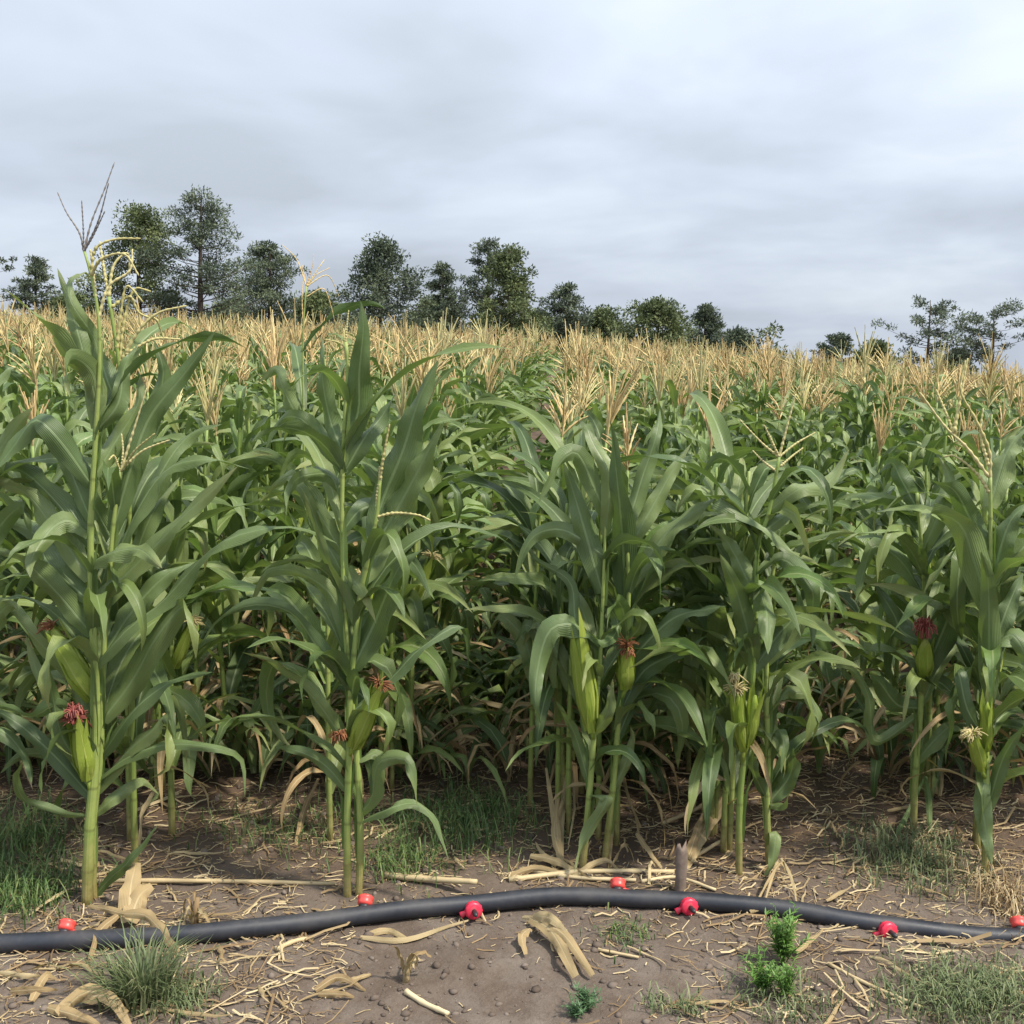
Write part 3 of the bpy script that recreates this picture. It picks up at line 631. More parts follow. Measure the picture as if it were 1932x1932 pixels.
# --- plant A2
a2 = Plant('corn plant with forked half-height tassel, sharing a root clump with the tallest plant', [(176, 1695), (174, 1570), (188, 1440), (192, 1330), (197, 1204), (203, 1137), (213, 997), (228, 890)], .014, .006)
for pts, wd, dy, tw in [
    ([(192, 1365), (240, 1290), (300, 1200), (345, 1148), (366, 1182), (370, 1245)], 62, -.1, (0, 20)), ([(190, 1430), (260, 1330), (330, 1285), (402, 1268)], 36, -.1, (20, 50)),
    ([(186, 1490), (233, 1424), (293, 1370), (310, 1347), (323, 1387), (317, 1437), (280, 1470)], 36, -.1, (0, 60)), ([(184, 1470), (245, 1420), (327, 1400), (410, 1400), (447, 1434), (462, 1505)], 26, -.12, (40, 20)),
    ([(197, 1240), (250, 1150), (310, 1080), (370, 1060)], 56, .15, (10, 20)), ([(205, 1140), (245, 1060), (300, 960), (340, 900)], 50, .15, (10, 20)),
    ([(210, 1080), (262, 960), (320, 880), (400, 868), (472, 885)], 40, .1, (25, 60)), ([(215, 1000), (250, 880), (283, 790), (345, 700), (408, 622)], 58, .08, (10, 25)),
    ([(178, 1690), (203, 1668), (240, 1619), (299, 1555)], 26, -.1, (10, 20)), ([(182, 1540), (225, 1500), (270, 1480), (300, 1500)], 30, .1, (10, 30))]:
    a2.leaf(pts, wd, dy, tw)
a2.ear((180, 1320), (98, 1186), 44, M_SILKB, .0)
a2.tassel([[(228, 890), (240, 850), (262, 780), (277, 732)], [(230, 885), (270, 850), (320, 830)], [(229, 888), (232, 850), (229, 818)], [(230, 888), (255, 850), (292, 818)], [(226, 890), (215, 860), (205, 868)]], M_TASP, 6)
a2.back(3); a2.front(3)
# --- plant A3: cream tassels just behind A
a3 = Plant('corn plant with drooping cream tassels hanging beside the tallest plant', [(255, 1640), (250, 1400), (246, 1100), (240, 850), (225, 690), (205, 560)], .012, .006)
a3.tassel([[(225, 690), (235, 600), (255, 545), (285, 550)], [(230, 680), (265, 620), (300, 590), (352, 577)], [(228, 685), (250, 640), (290, 600), (310, 640)], [(220, 660), (228, 590), (240, 540), (270, 570)], [(235, 670), (290, 640), (340, 640)],
           [(205, 560), (215, 500), (240, 478), (245, 520)], [(205, 560), (195, 500), (188, 455)], [(210, 580), (245, 560), (262, 590), (300, 605)]], M_TASP, 7.5, .05)
for pts, wd, dy, tw in [([(240, 850), (280, 780), (300, 700), (290, 640)], 44, .1, (0, 20)), ([(236, 800), (200, 720), (180, 660), (150, 640)], 44, .1, (0, 20)), ([(245, 1000), (300, 900), (350, 820), (420, 800)], 46, .1, (10, 20)), ([(246, 1080), (200, 1000), (150, 900), (110, 880)], 50, .2, (0, 20))]:
    a3.leaf(pts, wd, dy, tw)
a3.back(5)
# --- plants B
b = Plant('corn plant with bright yellow-green ear pointing up over the pipe bend', [(655, 1690), (655, 1560), (658, 1430), (661, 1304), (671, 1204), (677, 1137), (691, 1070), (711, 970), (717, 900)], .014, .006)
for pts, wd, dy, tw in [
    ([(705, 1010), (722, 950), (762, 860), (800, 745), (828, 678)], 72, .05, (0, 20)), ([(700, 1040), (745, 970), (792, 870), (838, 795)], 64, -.05, (10, 30)),
    ([(668, 1262), (710, 1170), (760, 1062), (798, 1036)], 64, -.12, (0, 30)), ([(688, 1095), (727, 1037), (760, 985)], 44, .1, (0, 20)),
    ([(671, 1200), (640, 1120), (610, 1030), (572, 925)], 30, -.1, (45, 60)), ([(660, 1420), (600, 1332), (530, 1262), (455, 1230)], 38, -.1, (20, 45)),
    ([(664, 1300), (600, 1220), (545, 1160), (480, 1150), (415, 1172), (380, 1215)], 36, -.05, (25, 50)), ([(658, 1490), (618, 1440), (570, 1405), (520, 1410)], 30, .05, (10, 30)),
    ([(664, 1345), (735, 1285), (795, 1222), (870, 1183), (884, 1262)], 28, .15, (30, 45)), ([(665, 1250), (620, 1130), (560, 1080), (500, 1090), (470, 1150)], 40, .15, (10, 30)),
    ([(675, 1150), (640, 1080), (600, 1010), (575, 930), (545, 905), (536, 985)], 34, .05, (0, 10))]:
    b.leaf(pts, wd, dy, tw)
b.ear((667, 1410), (716, 1298), 36, M_SILKB, -.06); b.silk((640, 1386), 14, M_SILKB, 40)
b.tassel([[(717, 905), (712, 930), (710, 960), (712, 985)], [(717, 905), (722, 870), (735, 800)], [(717, 905), (716, 880)], [(711, 975), (745, 968), (790, 972), (812, 982)]], M_TASP, 7)
b.back(3); b.front(4, .3, .85)
b2 = Plant('corn plant with broad upright dark leaf at its top, second stalk over the pipe bend', [(676, 1688), (680, 1560), (672, 1420), (655, 1230), (646, 1050), (646, 900), (652, 760), (656, 690), (652, 645)], .013, .0055)
for pts, wd, dy, tw in [
    ([(656, 850), (674, 780), (682, 700), (684, 620), (680, 566)], 54, -.05, (0, 10)), ([(650, 900), (694, 822), (722, 780), (748, 738)], 44, .1, (0, 30)),
    ([(646, 960), (624, 900), (580, 893), (547, 915), (537, 987)], 32, -.1, (10, 10)), ([(648, 860), (620, 780), (605, 700), (608, 640)], 44, .1, (0, 20)),
    ([(650, 900), (600, 830), (570, 790), (530, 800), (500, 850)], 40, .1, (20, 30)), ([(680, 1530), (700, 1500), (715, 1440), (742, 1426), (775, 1442), (788, 1525)], 40, -.15, (0, 0)),
    ([(680, 1545), (740, 1515), (787, 1523), (825, 1560), (846, 1622)], 24, -.12, (20, 40)), ([(646, 1050), (600, 960), (560, 900), (500, 930)], 44, .15, (20, 30)),
    ([(646, 1000), (690, 960), (740, 960), (800, 1010)], 40, .2, (10, 30)), ([(674, 1440), (700, 1420), (720, 1440), (715, 1500)], 26, .05, (0, 20))]:
    b2.leaf(pts, wd, dy, tw)
b2.tassel([[(652, 645), (655, 610), (658, 585)], [(654, 680), (645, 650), (612, 640)], [(655, 700), (690, 670), (706, 655)], [(653, 660), (648, 620)], [(656, 690), (665, 650), (668, 625)]], M_TASP, 5)
b2.back(4); b2.front(4)
b3 = Plant('corn plant with pinkish dry tassel rising against the trees', [(596, 1405), (590, 1200), (578, 1000), (572, 760), (572, 620), (578, 540)], .011, .0035, None)
b3.tassel([[(572, 620), (570, 560), (572, 530)], [(578, 540), (560, 490), (533, 462)], [(578, 540), (590, 500), (592, 480)], [(578, 540), (605, 500), (612, 490)], [(578, 540), (618, 520), (640, 560)], [(578, 540), (570, 500)], [(578, 560), (610, 545), (625, 580), (632, 610)], [(578, 545), (595, 520), (622, 505)]], M_TAS, 2.8, .1)
for pts, wd, dy, tw in [([(572, 800), (540, 740), (520, 700), (490, 720)], 40, .1, (10, 30)), ([(574, 860), (600, 790), (640, 780), (660, 820)], 40, .05, (10, 30)), ([(578, 960), (530, 880), (480, 860), (430, 900)], 44, .1, (10, 30))]: b3.leaf(pts, wd, dy, tw)
b3.back(5)
# --- plants C
c = Plant('corn plant with pale swelling ear and flag-like drooping leaf beside the dark gap', [(1098, 1638), (1112, 1500), (1122, 1370), (1133, 1230), (1139, 1080), (1143, 975)], .014, .004)
for pts, wd, dy, tw in [
    ([(1143, 975), (1120, 915), (1092, 858), (1058, 872), (1016, 950)], 44, -.1, (0, 0)), ([(1135, 1120), (1108, 1010), (1080, 920), (1062, 870)], 54, .05, (0, 20)),
    ([(1131, 1215), (1085, 1176), (1042, 1180), (1018, 1240), (1012, 1320), (1020, 1366)], 50, -.15, (0, 10)), ([(1133, 1230), (1086, 1172), (1074, 1100), (1010, 1055), (985, 1010)], 26, .1, (0, 20)),
    ([(1140, 1050), (1060, 1000), (1006, 1015), (970, 1092)], 38, .05, (0, 10)), ([(1114, 1485), (1086, 1392), (1048, 1322)], 26, -.1, (0, 30)),
    ([(1118, 1400), (1082, 1305), (1044, 1238)], 26, .05, (0, 20)), ([(1118, 1390), (1150, 1335), (1156, 1280)], 30, -.08, (0, 20)),
    ([(1112, 1500), (1140, 1502), (1112, 1590), (1084, 1645)], 30, -.12, (0, 20)), ([(1142, 900), (1120, 830), (1100, 800), (1075, 830)], 38, .1, (0, 10)),
    ([(1138, 1130), (1165, 1185), (1140, 1210), (1110, 1190)], 30, -.1, (0, 10))]:
    c.leaf(pts, wd, dy, tw)
c.ear((1117, 1380), (1088, 1185), 36, None, -.03)
c.back(4); c.front(4)
c2 = Plant('corn plant with red-brown silk ear and tall broad upright leaf', [(1140, 1625), (1158, 1470), (1168, 1350), (1182, 1230), (1186, 1100), (1180, 980)], .013, .006)
for pts, wd, dy, tw in [
    ([(1184, 1185), (1179, 1080), (1172, 960), (1160, 850), (1151, 793)], 58, -.12, (0, 10)), ([(1183, 1255), (1245, 1190), (1292, 1160), (1372, 1143)], 48, -.1, (10, 40)),
    ([(1175, 1340), (1215, 1270), (1270, 1225), (1335, 1198)], 42, .0, (10, 40)), ([(1186, 1110), (1260, 1000), (1320, 955), (1368, 928)], 46, .1, (10, 40)),
    ([(1184, 1040), (1232, 960), (1272, 880), (1305, 835)], 40, .15, (10, 30)), ([(1182, 1000), (1220, 900), (1240, 820), (1245, 770)], 38, .2, (0, 20)),
    ([(1182, 1210), (1205, 1180), (1200, 1140)], 30, -.08, (0, 10)), ([(1160, 1490), (1185, 1450), (1195, 1400), (1190, 1370)], 26, 0, (0, 10))]:
    c2.leaf(pts, wd, dy, tw)
c2.ear((1180, 1300), (1180, 1222), 30, M_SILKB); c2.silk((1184, 1230), 13, M_SILKB, 50)
c2.back(3); c2.front(3)
for (lb, st) in [('bare thin corn stalk with brown foot beside the dark gap', [(1053, 1560), (1053, 1450), (1056, 1300), (1062, 1100), (1070, 950)]),
                 ('bare thick corn stalk with shrivelled brown leaves at its foot', [(1074, 1570), (1073, 1450), (1076, 1300), (1085, 1100), (1095, 900)]),
                 ('leafy green corn stalk on the edge of the dark gap', [(1000, 1520), (1002, 1420), (1006, 1280), (1012, 1100), (1020, 930)])]:
    p = Plant(lb, st, .012, .006); p.back(7, .5, .98)
    p.leaf([(st[2][0], st[2][1]), (st[2][0]-20, st[2][1]-70), (st[2][0]-60, st[2][1]-120), (st[2][0]-90, st[2][1]-80)], 40, .1, (0, 20))
# --- plants D
d = Plant('corn plant with twin yellow-green ears and forked pale tassel', [(1395, 1648), (1395, 1530), (1404, 1420), (1420, 1280), (1427, 1130), (1430, 1030), (1450, 970), (1470, 862)], .013, .0055)
for pts, wd, dy, tw in [
    ([(1424, 1245), (1396, 1130), (1358, 1045)], 46, -.1, (0, 10)), ([(1427, 1130), (1376, 1030), (1340, 990)], 40, .05, (0, 20)), ([(1428, 1100), (1440, 1132), (1447, 1165), (1449, 1235)], 46, -.25, (0, 0)),
    ([(1440, 1010), (1400, 975), (1355, 940), (1420, 988), (1490, 1036), (1520, 1056)][2:], 42, -.1, (20, 30)), ([(1445, 1002), (1500, 970), (1550, 950)], 30, .0, (20, 40)),
    ([(1452, 965), (1500, 920), (1565, 910), (1602, 848)], 40, .1, (20, 30)), ([(1420, 1260), (1470, 1200), (1505, 1150), (1500, 1100)], 44, .1, (0, 20)),
    ([(1405, 1420), (1370, 1380), (1345, 1340), (1335, 1400)], 26, .1, (0, 30)), ([(1428, 1090), (1480, 1060), (1530, 1110), (1536, 1145), (1532, 1225)], 42, -.1, (0, 0))]:
    d.leaf(pts, wd, dy, tw)
d.ear((1402, 1415), (1389, 1305), 28, M_SILKY, -.06); d.ear((1410, 1405), (1425, 1312), 26, None, -.06); d.silk((1383, 1276), 11, M_SILKY, 30)
d.tassel([[(1470, 862), (1485, 805), (1501, 744)], [(1470, 862), (1455, 830), (1442, 802)], [(1470, 862), (1500, 838), (1538, 816)], [(1470, 862), (1440, 838), (1396, 792)], [(1472, 880), (1495, 860), (1515, 845)], [(1466, 890), (1440, 870), (1420, 850)]], M_TASP, 6)
d.back(3); d.front(4)
d2 = Plant('short leafy corn plant with folded lower leaves beside the twin ears', [(1452, 1628), (1447, 1520), (1449, 1430), (1446, 1300), (1450, 1150), (1470, 1000)], .013, .006)
for pts, wd, dy, tw in [
    ([(1446, 1510), (1416, 1455), (1420, 1408)], 30, -.1, (0, 20)), ([(1448, 1520), (1488, 1465), (1497, 1410)], 42, -.05, (0, 10)), ([(1448, 1515), (1480, 1518), (1494, 1490)], 20, -.1, (40, 60)),
    ([(1449, 1600), (1456, 1560), (1450, 1620), (1438, 1660)], 30, -.1, (0, 10)), ([(1449, 1440), (1470, 1380), (1476, 1400), (1474, 1460)], 30, -.1, (0, 0)), ([(1449, 1250), (1500, 1160), (1560, 1110), (1610, 1120)], 46, .1, (10, 30)), ([(1448, 1350), (1480, 1300), (1501, 1304), (1526, 1310), (1539, 1350), (1528, 1408)], 28, .05, (0, 10))]:
    d2.leaf(pts, wd, dy, tw)
d2.back(5); d2.front(2)
for (lb, st) in [('thin bare corn stalk between the red-brown silk plant and the white husk', [(1329, 1580), (1331, 1450), (1336, 1300), (1340, 1100), (1345, 960)]),
                 ('thin bare corn stalk rising behind the white husk', [(1348, 1575), (1354, 1450), (1360, 1300), (1372, 1100), (1385, 900)])]:
    p = Plant(lb, st, .011, .006); p.back(7, .45, .98)
    p.leaf([(st[3][0], st[3][1]), (st[3][0]-30, st[3][1]-60), (st[3][0]-70, st[3][1]-90), (st[3][0]-100, st[3][1]-40)], 40, .1, (0, 20))
# --- plant E
e_ = Plant('corn plant set back with tan-red silk tuft on its ear', [(1724, 1570), (1726, 1480), (1738, 1320), (1744, 1180), (1740, 1050), (1730, 930)], .014, .006)
for pts, wd, dy, tw in [
    ([(1742, 1285), (1790, 1180), (1812, 1090), (1818, 1035)], 56, -.1, (0, 15)), ([(1738, 1335), (1700, 1335), (1662, 1290), (1640, 1270)], 46, -.1, (0, 20)), ([(1742, 1210), (1705, 1190), (1680, 1160), (1650, 1100)], 40, .1, (0, 20)),
    ([(1736, 1345), (1655, 1400), (1640, 1310), (1608, 1265), (1565, 1258)][::1], 28, -.1, (0, 20)), ([(1742, 1120), (1700, 1050), (1650, 1032), (1628, 1080), (1614, 1135)], 44, -.1, (0, 0)),
    ([(1740, 1040), (1770, 960), (1790, 900), (1770, 860)], 44, .1, (0, 20)), ([(1732, 960), (1700, 900), (1680, 870), (1650, 900)], 40, .1, (0, 20)), ([(1728, 1440), (1760, 1390), (1800, 1370), (1830, 1400)], 34, .05, (10, 30))]:
    e_.leaf(pts, wd, dy, tw)
e_.ear((1744, 1275), (1746, 1205), 30, None); e_.silk((1746, 1180), 20, M_SILKR, 80)
e_.back(4); e_.front(4)
# --- plant F
f = Plant('corn plant with large yellow branching tassel and pale starry silk', [(1858, 1652), (1862, 1540), (1860, 1420), (1866, 1250), (1870, 1100), (1869, 1000), (1868, 900)], .014, .006)
for pts, wd, dy, tw in [
    ([(1869, 1045), (1838, 982), (1798, 922), (1752, 905)], 48, -.1, (0, 20)), ([(1868, 1160), (1836, 1050), (1808, 985), (1762, 976), (1740, 1010)], 66, -.12, (0, 15)), ([(1868, 1110), (1900, 985), (1945, 945)], 54, .0, (0, 20)),
    ([(1869, 960), (1905, 850), (1945, 795)], 54, .1, (0, 20)), ([(1868, 1330), (1866, 1190), (1862, 1085), (1850, 1040)], 50, -.15, (0, 10)), ([(1860, 1470), (1852, 1500), (1862, 1560), (1872, 1635)], 40, -.12, (0, 10)),
    ([(1861, 1530), (1893, 1430), (1935, 1365)], 34, -.08, (0, 30)), ([(1866, 1250), (1900, 1150), (1930, 1080)], 50, .1, (0, 20)), ([(1867, 1220), (1910, 1200), (1935, 1240), (1940, 1300)], 42, -.1, (0, 0)), ([(1862, 1400), (1820, 1330), (1800, 1270), (1790, 1330)], 32, .1, (0, 10))]:
    f.leaf(pts, wd, dy, tw)
f.ear((1852, 1452), (1836, 1388), 24, M_SILKY, -.07); f.silk((1826, 1386), 15, M_SILKY, 50); f.ear((1861, 1415), (1861, 1322), 24, None, -.05)
f.tassel([[(1868, 905), (1866, 850), (1840, 790), (1812, 735), (1822, 680)], [(1866, 900), (1822, 842), (1786, 808), (1735, 740)], [(1800, 818), (1785, 780), (1766, 735)], [(1800, 815), (1814, 740), (1826, 676)], [(1866, 880), (1850, 820), (1855, 770)], [(1868, 930), (1840, 890), (1800, 860), (1780, 862)]], M_TASP, 8)
f.back(4); f.front(3, .35, .8)
# --- plant at the left picture edge, rooted outside it
l = Plant('corn plant whose broad leaves reach in over the grass by the tallest plant', [(-75, 1690), (-72, 1450), (-66, 1200), (-60, 950), (-55, 760)], .014, .006)
for pts, wd, dy, tw in [([(-62, 960), (-20, 870), (30, 800), (62, 768)], 58, .0, (0, 20)), ([(-64, 1100), (-10, 1000), (30, 960), (60, 1010)], 50, 0, (0, 20)), ([(-66, 1250), (0, 1150), (30, 1140), (45, 1180)], 44, -.1, (0, 10)), ([(-70, 1420), (-10, 1380), (40, 1440), (60, 1480)], 36, -.1, (10, 30)), ([(-60, 860), (-20, 740), (10, 690), (40, 700)], 46, .1, (0, 20)), ([(-70, 1380), (0, 1320), (50, 1360), (70, 1400)], 36, .1, (10, 30))]:
    l.leaf(pts, wd, dy, tw)
l.back(4); l.front(2)

# ------------------------------------------------------------------ irrigation pipe with red taps
PP = [(-260, 1786), (-60, 1783), (150, 1775), (330, 1768), (450, 1755), (600, 1735), (760, 1716), (900, 1703), (1050, 1693), (1200, 1695), (1350, 1702), (1500, 1717), (1600, 1734), (1720, 1750), (1850, 1763), (1960, 1769), (2180, 1776)]
RP = .030
def pipe_z(px): return .030 if px < 1350 else .030-.034*float(sstep(1350, 1850, np.array(px)))
pts = []
for x, y in PP:
    z = pipe_z(x); q = G(x, y, z); pts.append([q[0], q[1], z+gzf(q[0], q[1])*.6])
pc = catmull(pts, 150)
proot = obj('irrigation_pipe', None, None, pc[75]*np.array([1, 1, 0])); tag(proot, 'black plastic irrigation pipe with red taps curving along the field edge', 'pipe')
obj('pipe_body', to_mesh('pipe_body', tube_geo(pc-np.array(proot.location), RP, 16), M_PIPE), proot)
def tap(px, py, front, mat):
    pr_ = np.array([(q[0]/(q[1]*cp+(H-q[2])*sp))*F+966 for q in pc]); k = int(np.argmin(abs(pr_-px))); c0 = pc[k]-np.array(proot.location)
    t = norm(pc[min(k+1, 149)]-pc[k-1]); o = obj('tap', None, proot, c0)
    dr = norm(np.array([.22, -1., .12])) if front else norm(np.array([.1, .9, .75]))
    c0 = np.zeros(3); st = c0+dr*RP*.7
    # saddle nut on the pipe, ribbed red cap, outlet barb
    obj('nut', to_mesh('nut', tube_geo([st, st+dr*.012], np.array([.020, .020]), 6), M_BLACKP, False), o)
    L = .034; n = 8; prof = np.array([.016, .0235, .0245, .0245, .0235, .0265, .0265, .020])*(1.15 if front else 1.05)
    v, fq, uv, tn = tube_geo(np.array([st+dr*(.010+L*q) for q in np.linspace(0, 1, n)]), prof, 24)
    ctr = (v-st)@dr; rad = v-st-ctr[:, None]*dr; ri = (np.arange(len(v)) % 2)[:, None]; v = v-rad*.07*ri
    obj('cap', to_mesh('cap', (v, fq, uv, tn), mat, False), o)
    side = norm(np.cross(dr, [0, 0, 1])); e0 = st+dr*.018; dn = norm(side*.75+np.array([0, 0, -.35]))
    obj('lever', to_mesh('lever', tube_geo([e0, e0+dn*.030, e0+dn*.046], np.array([.011, .009, .0125]), 8), mat, False), o)
    if front: obj('barb', to_mesh('barb', tube_geo([st+dr*(.01+L), st+dr*(.026+L), st+dr*(.03+L), st+dr*(.046+L)], np.array([.009, .007, .0095, .005]), 8), M_BLACKP, False), o)
for x, y, fr, m in [(115, 1750, False, M_REDO), (692, 1705, False, M_REDO), (885, 1712, True, M_RED), (1172, 1674, False, M_REDO), (1286, 1708, True, M_RED), (1660, 1744, True, M_RED), (1922, 1748, False, M_REDO)]: tap(x, y, fr, m)

# ------------------------------------------------------------------ weathered stake
q = G(1282, 1684, .0); st = []
for k, (z, wx, wy) in enumerate([(-.06, .021, .016), (.0, .021, .017), (.06, .020, .016), (.11, .021, .015), (.15, .019, .014), (.168, .016, .012)]):
    th = np.linspace(0, 6.283, 10, endpoint=False)+.2; rr = 1+.16*np.sin(th*3+k)+.08*np.cos(th*5+2*k)
    zz = z+(0 if k < 4 else .016*np.sin(th*2+1)+.012*np.cos(th*5)); st.append(np.stack([np.cos(th)*wx*rr+.006*k*.2, np.sin(th)*wy*rr, zz+0*th], 1))
V = np.concatenate(st+[np.array([[.004, 0, .158]])]); top0 = 50; j = np.arange(10); cap = np.stack([np.full(10, 60), top0+j, top0+(j+1) % 10, top0+(j+1) % 10], 1)
sk = obj('stake', to_mesh('stake', (V, np.concatenate([grid_faces(6, 10, True), cap]), np.zeros((61, 2)), 0.), M_WOOD, False), None, (q[0], q[1], gzf(q[0], q[1])))
tag(sk, 'short splintered grey wooden stake standing behind the pipe', 'stake')

# ------------------------------------------------------------------ dry canes, husks, fallen leaves
lr = random.Random(21)
def on_ground(pts, lift=.008):
    out = []
    for x, y in pts: q = G(x, y, 0.); out.append([q[0], q[1], gzf(q[0], q[1])+lift])
    return np.array(out)
def cane(pts, dpx, label, lifts=None, tone=None):
    q = on_ground(pts, .007); Yd = q[:, 1].mean()
    if lifts: q[:, 2] += np.array(lifts)
    c = catmull(q, 14); c0 = c.mean(0); rad = pxm(dpx, Yd)*.5; rr = rad*(1+.18*((np.arange(14) % 5) == 0))*np.linspace(1.05, .85, 14)
    o = obj('dry_cane', to_mesh('dry_cane', tube_geo(c-c0, rr, 7, None, lr.random() if tone is None else tone), M_CANE), None, c0); tag(o, label, 'dry stalk')
cane([(90, 1668), (200, 1670), (420, 1669), (632, 1672)], 9, 'long pale dry corn stalk lying between the tallest plant and the pipe bend')
cane([(728, 1656), (790, 1668), (900, 1692)], 12, 'pale dry corn stalk slanting onto the pipe', [0, .01, .05])
cane([(960, 1664), (1100, 1652), (1272, 1650)], 10, 'dry corn stalk lying against the grey stake')
cane([(985, 1640), (1090, 1662), (1200, 1668)], 8, 'thin yellowed stalk crossing under the drooping leaf')
cane([(1210, 1672), (1275, 1662), (1350, 1688)], 7, 'thin dry stalk lying behind the pipe at the foot of the stake')
cane([(1562, 1820), (1630, 1855), (1740, 1902)], 7, 'thin grey dry stem lying on bare soil beside the grass')
cane([(766, 1876), (800, 1893), (846, 1916)], 11, 'short pale cane fragment on bare soil below the stubble stump')
cane([(1128, 1798), (1205, 1812)], 6, 'small straw stick lying next to the dry husk fan')
cane([(520, 1798), (560, 1778), (590, 1768)], 9, 'pale broken straw stick touching the pipe')
cane([(1250, 1556), (1300, 1545), (1340, 1530)], 8, 'greenish cane leaning low behind the stake', [.0, .02, .04])
cane([(1305, 1618), (1366, 1600)], 8, 'short dry cane beside the whitish husk', [.0, .03])
def husk(name, blades, label, cat, mat=M_DRY, wave=.24):
    gs = [];  c0 = None
    for pts, wpx, lifts, tn in blades:
        q = on_ground(pts, .004)+np.array([[0, 0, z] for z in lifts])
        if c0 is None: c0 = np.array([q[0][0], q[0][1], gzf(q[0][0], q[0][1])])
        t = norm(q[-1]-q[0]); view = norm(np.array([0, 0, H])-q.mean(0)); side = np.cross(view, t)
        gs.append(leaf_geo(q-c0, .74*pxm(wpx, q[:, 1].mean()), side, 10, (lr.uniform(-20, 20), lr.uniform(-25, 25)), lr.uniform(8, 40), wave, tn, base=.6, peak=.3, r=lr, tipcut=lr.uniform(.05, .3)))
    root = obj(name, None, None, c0); tag(root, label, cat)
    for g in gs: obj('blade', to_mesh('blade', g, mat), root)
    return root
husk('dry_husk', [([(1000, 1752), (1040, 1790), (1086, 1858)], 40, (.02, .05, .02), .75), ([(1010, 1758), (1060, 1800), (1118, 1852)], 36, (.02, .06, .015), .9), ([(1005, 1755), (1035, 1775), (1070, 1800)], 34, (.03, .07, .06), .6), ([(1000, 1770), (985, 1790), (992, 1812)], 28, (.02, .03, .01), .3), ([(985, 1745), (1000, 1752), (1030, 1780)], 14, (.01, .02, .04), .5)], 'large pale dry corn husk fanned out on bare soil beside the pipe', 'dry husk')
husk('dry_husk', [([(246, 1762), (250, 1735), (262, 1712)], 66, (.03, .10, .16), .95), ([(246, 1762), (268, 1740), (290, 1728)], 62, (.03, .09, .10), .9), ([(236, 1764), (280, 1775), (336, 1812)], 34, (.06, .07, .01), .85), ([(236, 1764), (190, 1745), (166, 1732)], 20, (.06, .05, .03), .7), ([(225, 1765), (190, 1790), (170, 1820)], 24, (.06, .05, .01), .4)], 'cream dry husk standing over the pipe above a grass tuft', 'dry husk')
husk('dry_husk', [([(1292, 1640), (1320, 1606), (1368, 1556)], 34, (.0, .05, .10), .98), ([(1300, 1632), (1330, 1590), (1385, 1530)], 26, (.02, .06, .14), .95), ([(1292, 1640), (1310, 1610), (1325, 1580)], 30, (.0, .06, .10), 1.)], 'whitish husk leaning up beside the grey stake', 'dry husk')
husk('dry_husk', [([(1482, 1668), (1470, 1652), (1440, 1716)], 10, (.04, .06, .0), .9), ([(1482, 1668), (1474, 1660), (1420, 1722)], 9, (.04, .07, .0), .8), ([(1472, 1655), (1490, 1672), (1505, 1705)], 9, (.07, .05, .0), .7), ([(1415, 1732), (1440, 1728), (1456, 1718)], 16, (.01, .03, .02), .9)], 'bent yellow dry leaf arched over the pipe', 'dry leaf')
husk('dry_leaf', [([(1150, 1640), (1160, 1560), (1172, 1530), (1185, 1560), (1208, 1582)], 13, (.0, .10, .16, .12, .05), .6), ([(1150, 1640), (1140, 1610), (1125, 1630)], 12, (.0, .04, .0), .5), ([(1152, 1640), (1180, 1615), (1200, 1640)], 12, (.0, .05, .0), .6)], 'upright folded dry leaf bent like a hairpin beside the hanging green leaf', 'dry leaf')
husk('dry_leaf', [([(1060, 1640), (1040, 1560), (1030, 1520)], 18, (.0, .10, .17), .08), ([(1060, 1640), (1062, 1560), (1075, 1520), (1083, 1560), (1072, 1610)], 16, (.0, .10, .17, .1, .03), .62), ([(1056, 1640), (1050, 1580), (1056, 1530)], 20, (.0, .1, .16), .02), ([(1050, 1640), (1020, 1620), (1010, 1600)], 14, (.0, .03, .02), .3), ([(1066, 1640), (1045, 1600), (1062, 1560)], 20, (0, .07, .12), .2)], 'shrivelled rust-brown leaves around the foot of a bare stalk', 'dry leaf')
husk('dry_leaf', [([(1200, 1600), (1220, 1622), (1248, 1640)], 16, (.06, .04, .0), .7), ([(1198, 1575), (1205, 1600), (1215, 1620)], 8, (.09, .06, .02), .8)], 'small curled straw leaf standing close to the stake', 'dry leaf')
husk('dry_leaf', [([(560, 1595), (575, 1560), (602, 1522)], 20, (.0, .06, .12), .85)], 'upright pale dry leaf beside the plant with the bright ear', 'dry leaf')
husk('dry_leaf', [([(1685, 1585), (1710, 1560), (1742, 1520)], 14, (.0, .05, .12), .95), ([(1742, 1520), (1750, 1545), (1755, 1580)], 20, (.12, .07, .0), .8)], 'yellow bent leaf hanging at the foot of the set-back plant', 'dry leaf', M_LEAFY)
husk('dry_leaf', [([(960, 1656), (1010, 1648), (1060, 1656), (1110, 1650)], 22, (.0, .02, .01, .0), .95), ([(1000, 1630), (1040, 1640), (1090, 1650)], 24, (.03, .03, .0), .8), ([(1080, 1662), (1140, 1640), (1170, 1650)], 22, (.0, .03, .0), .9)], 'flat yellow dry leaves heaped under the hanging green leaf', 'dry leaf')
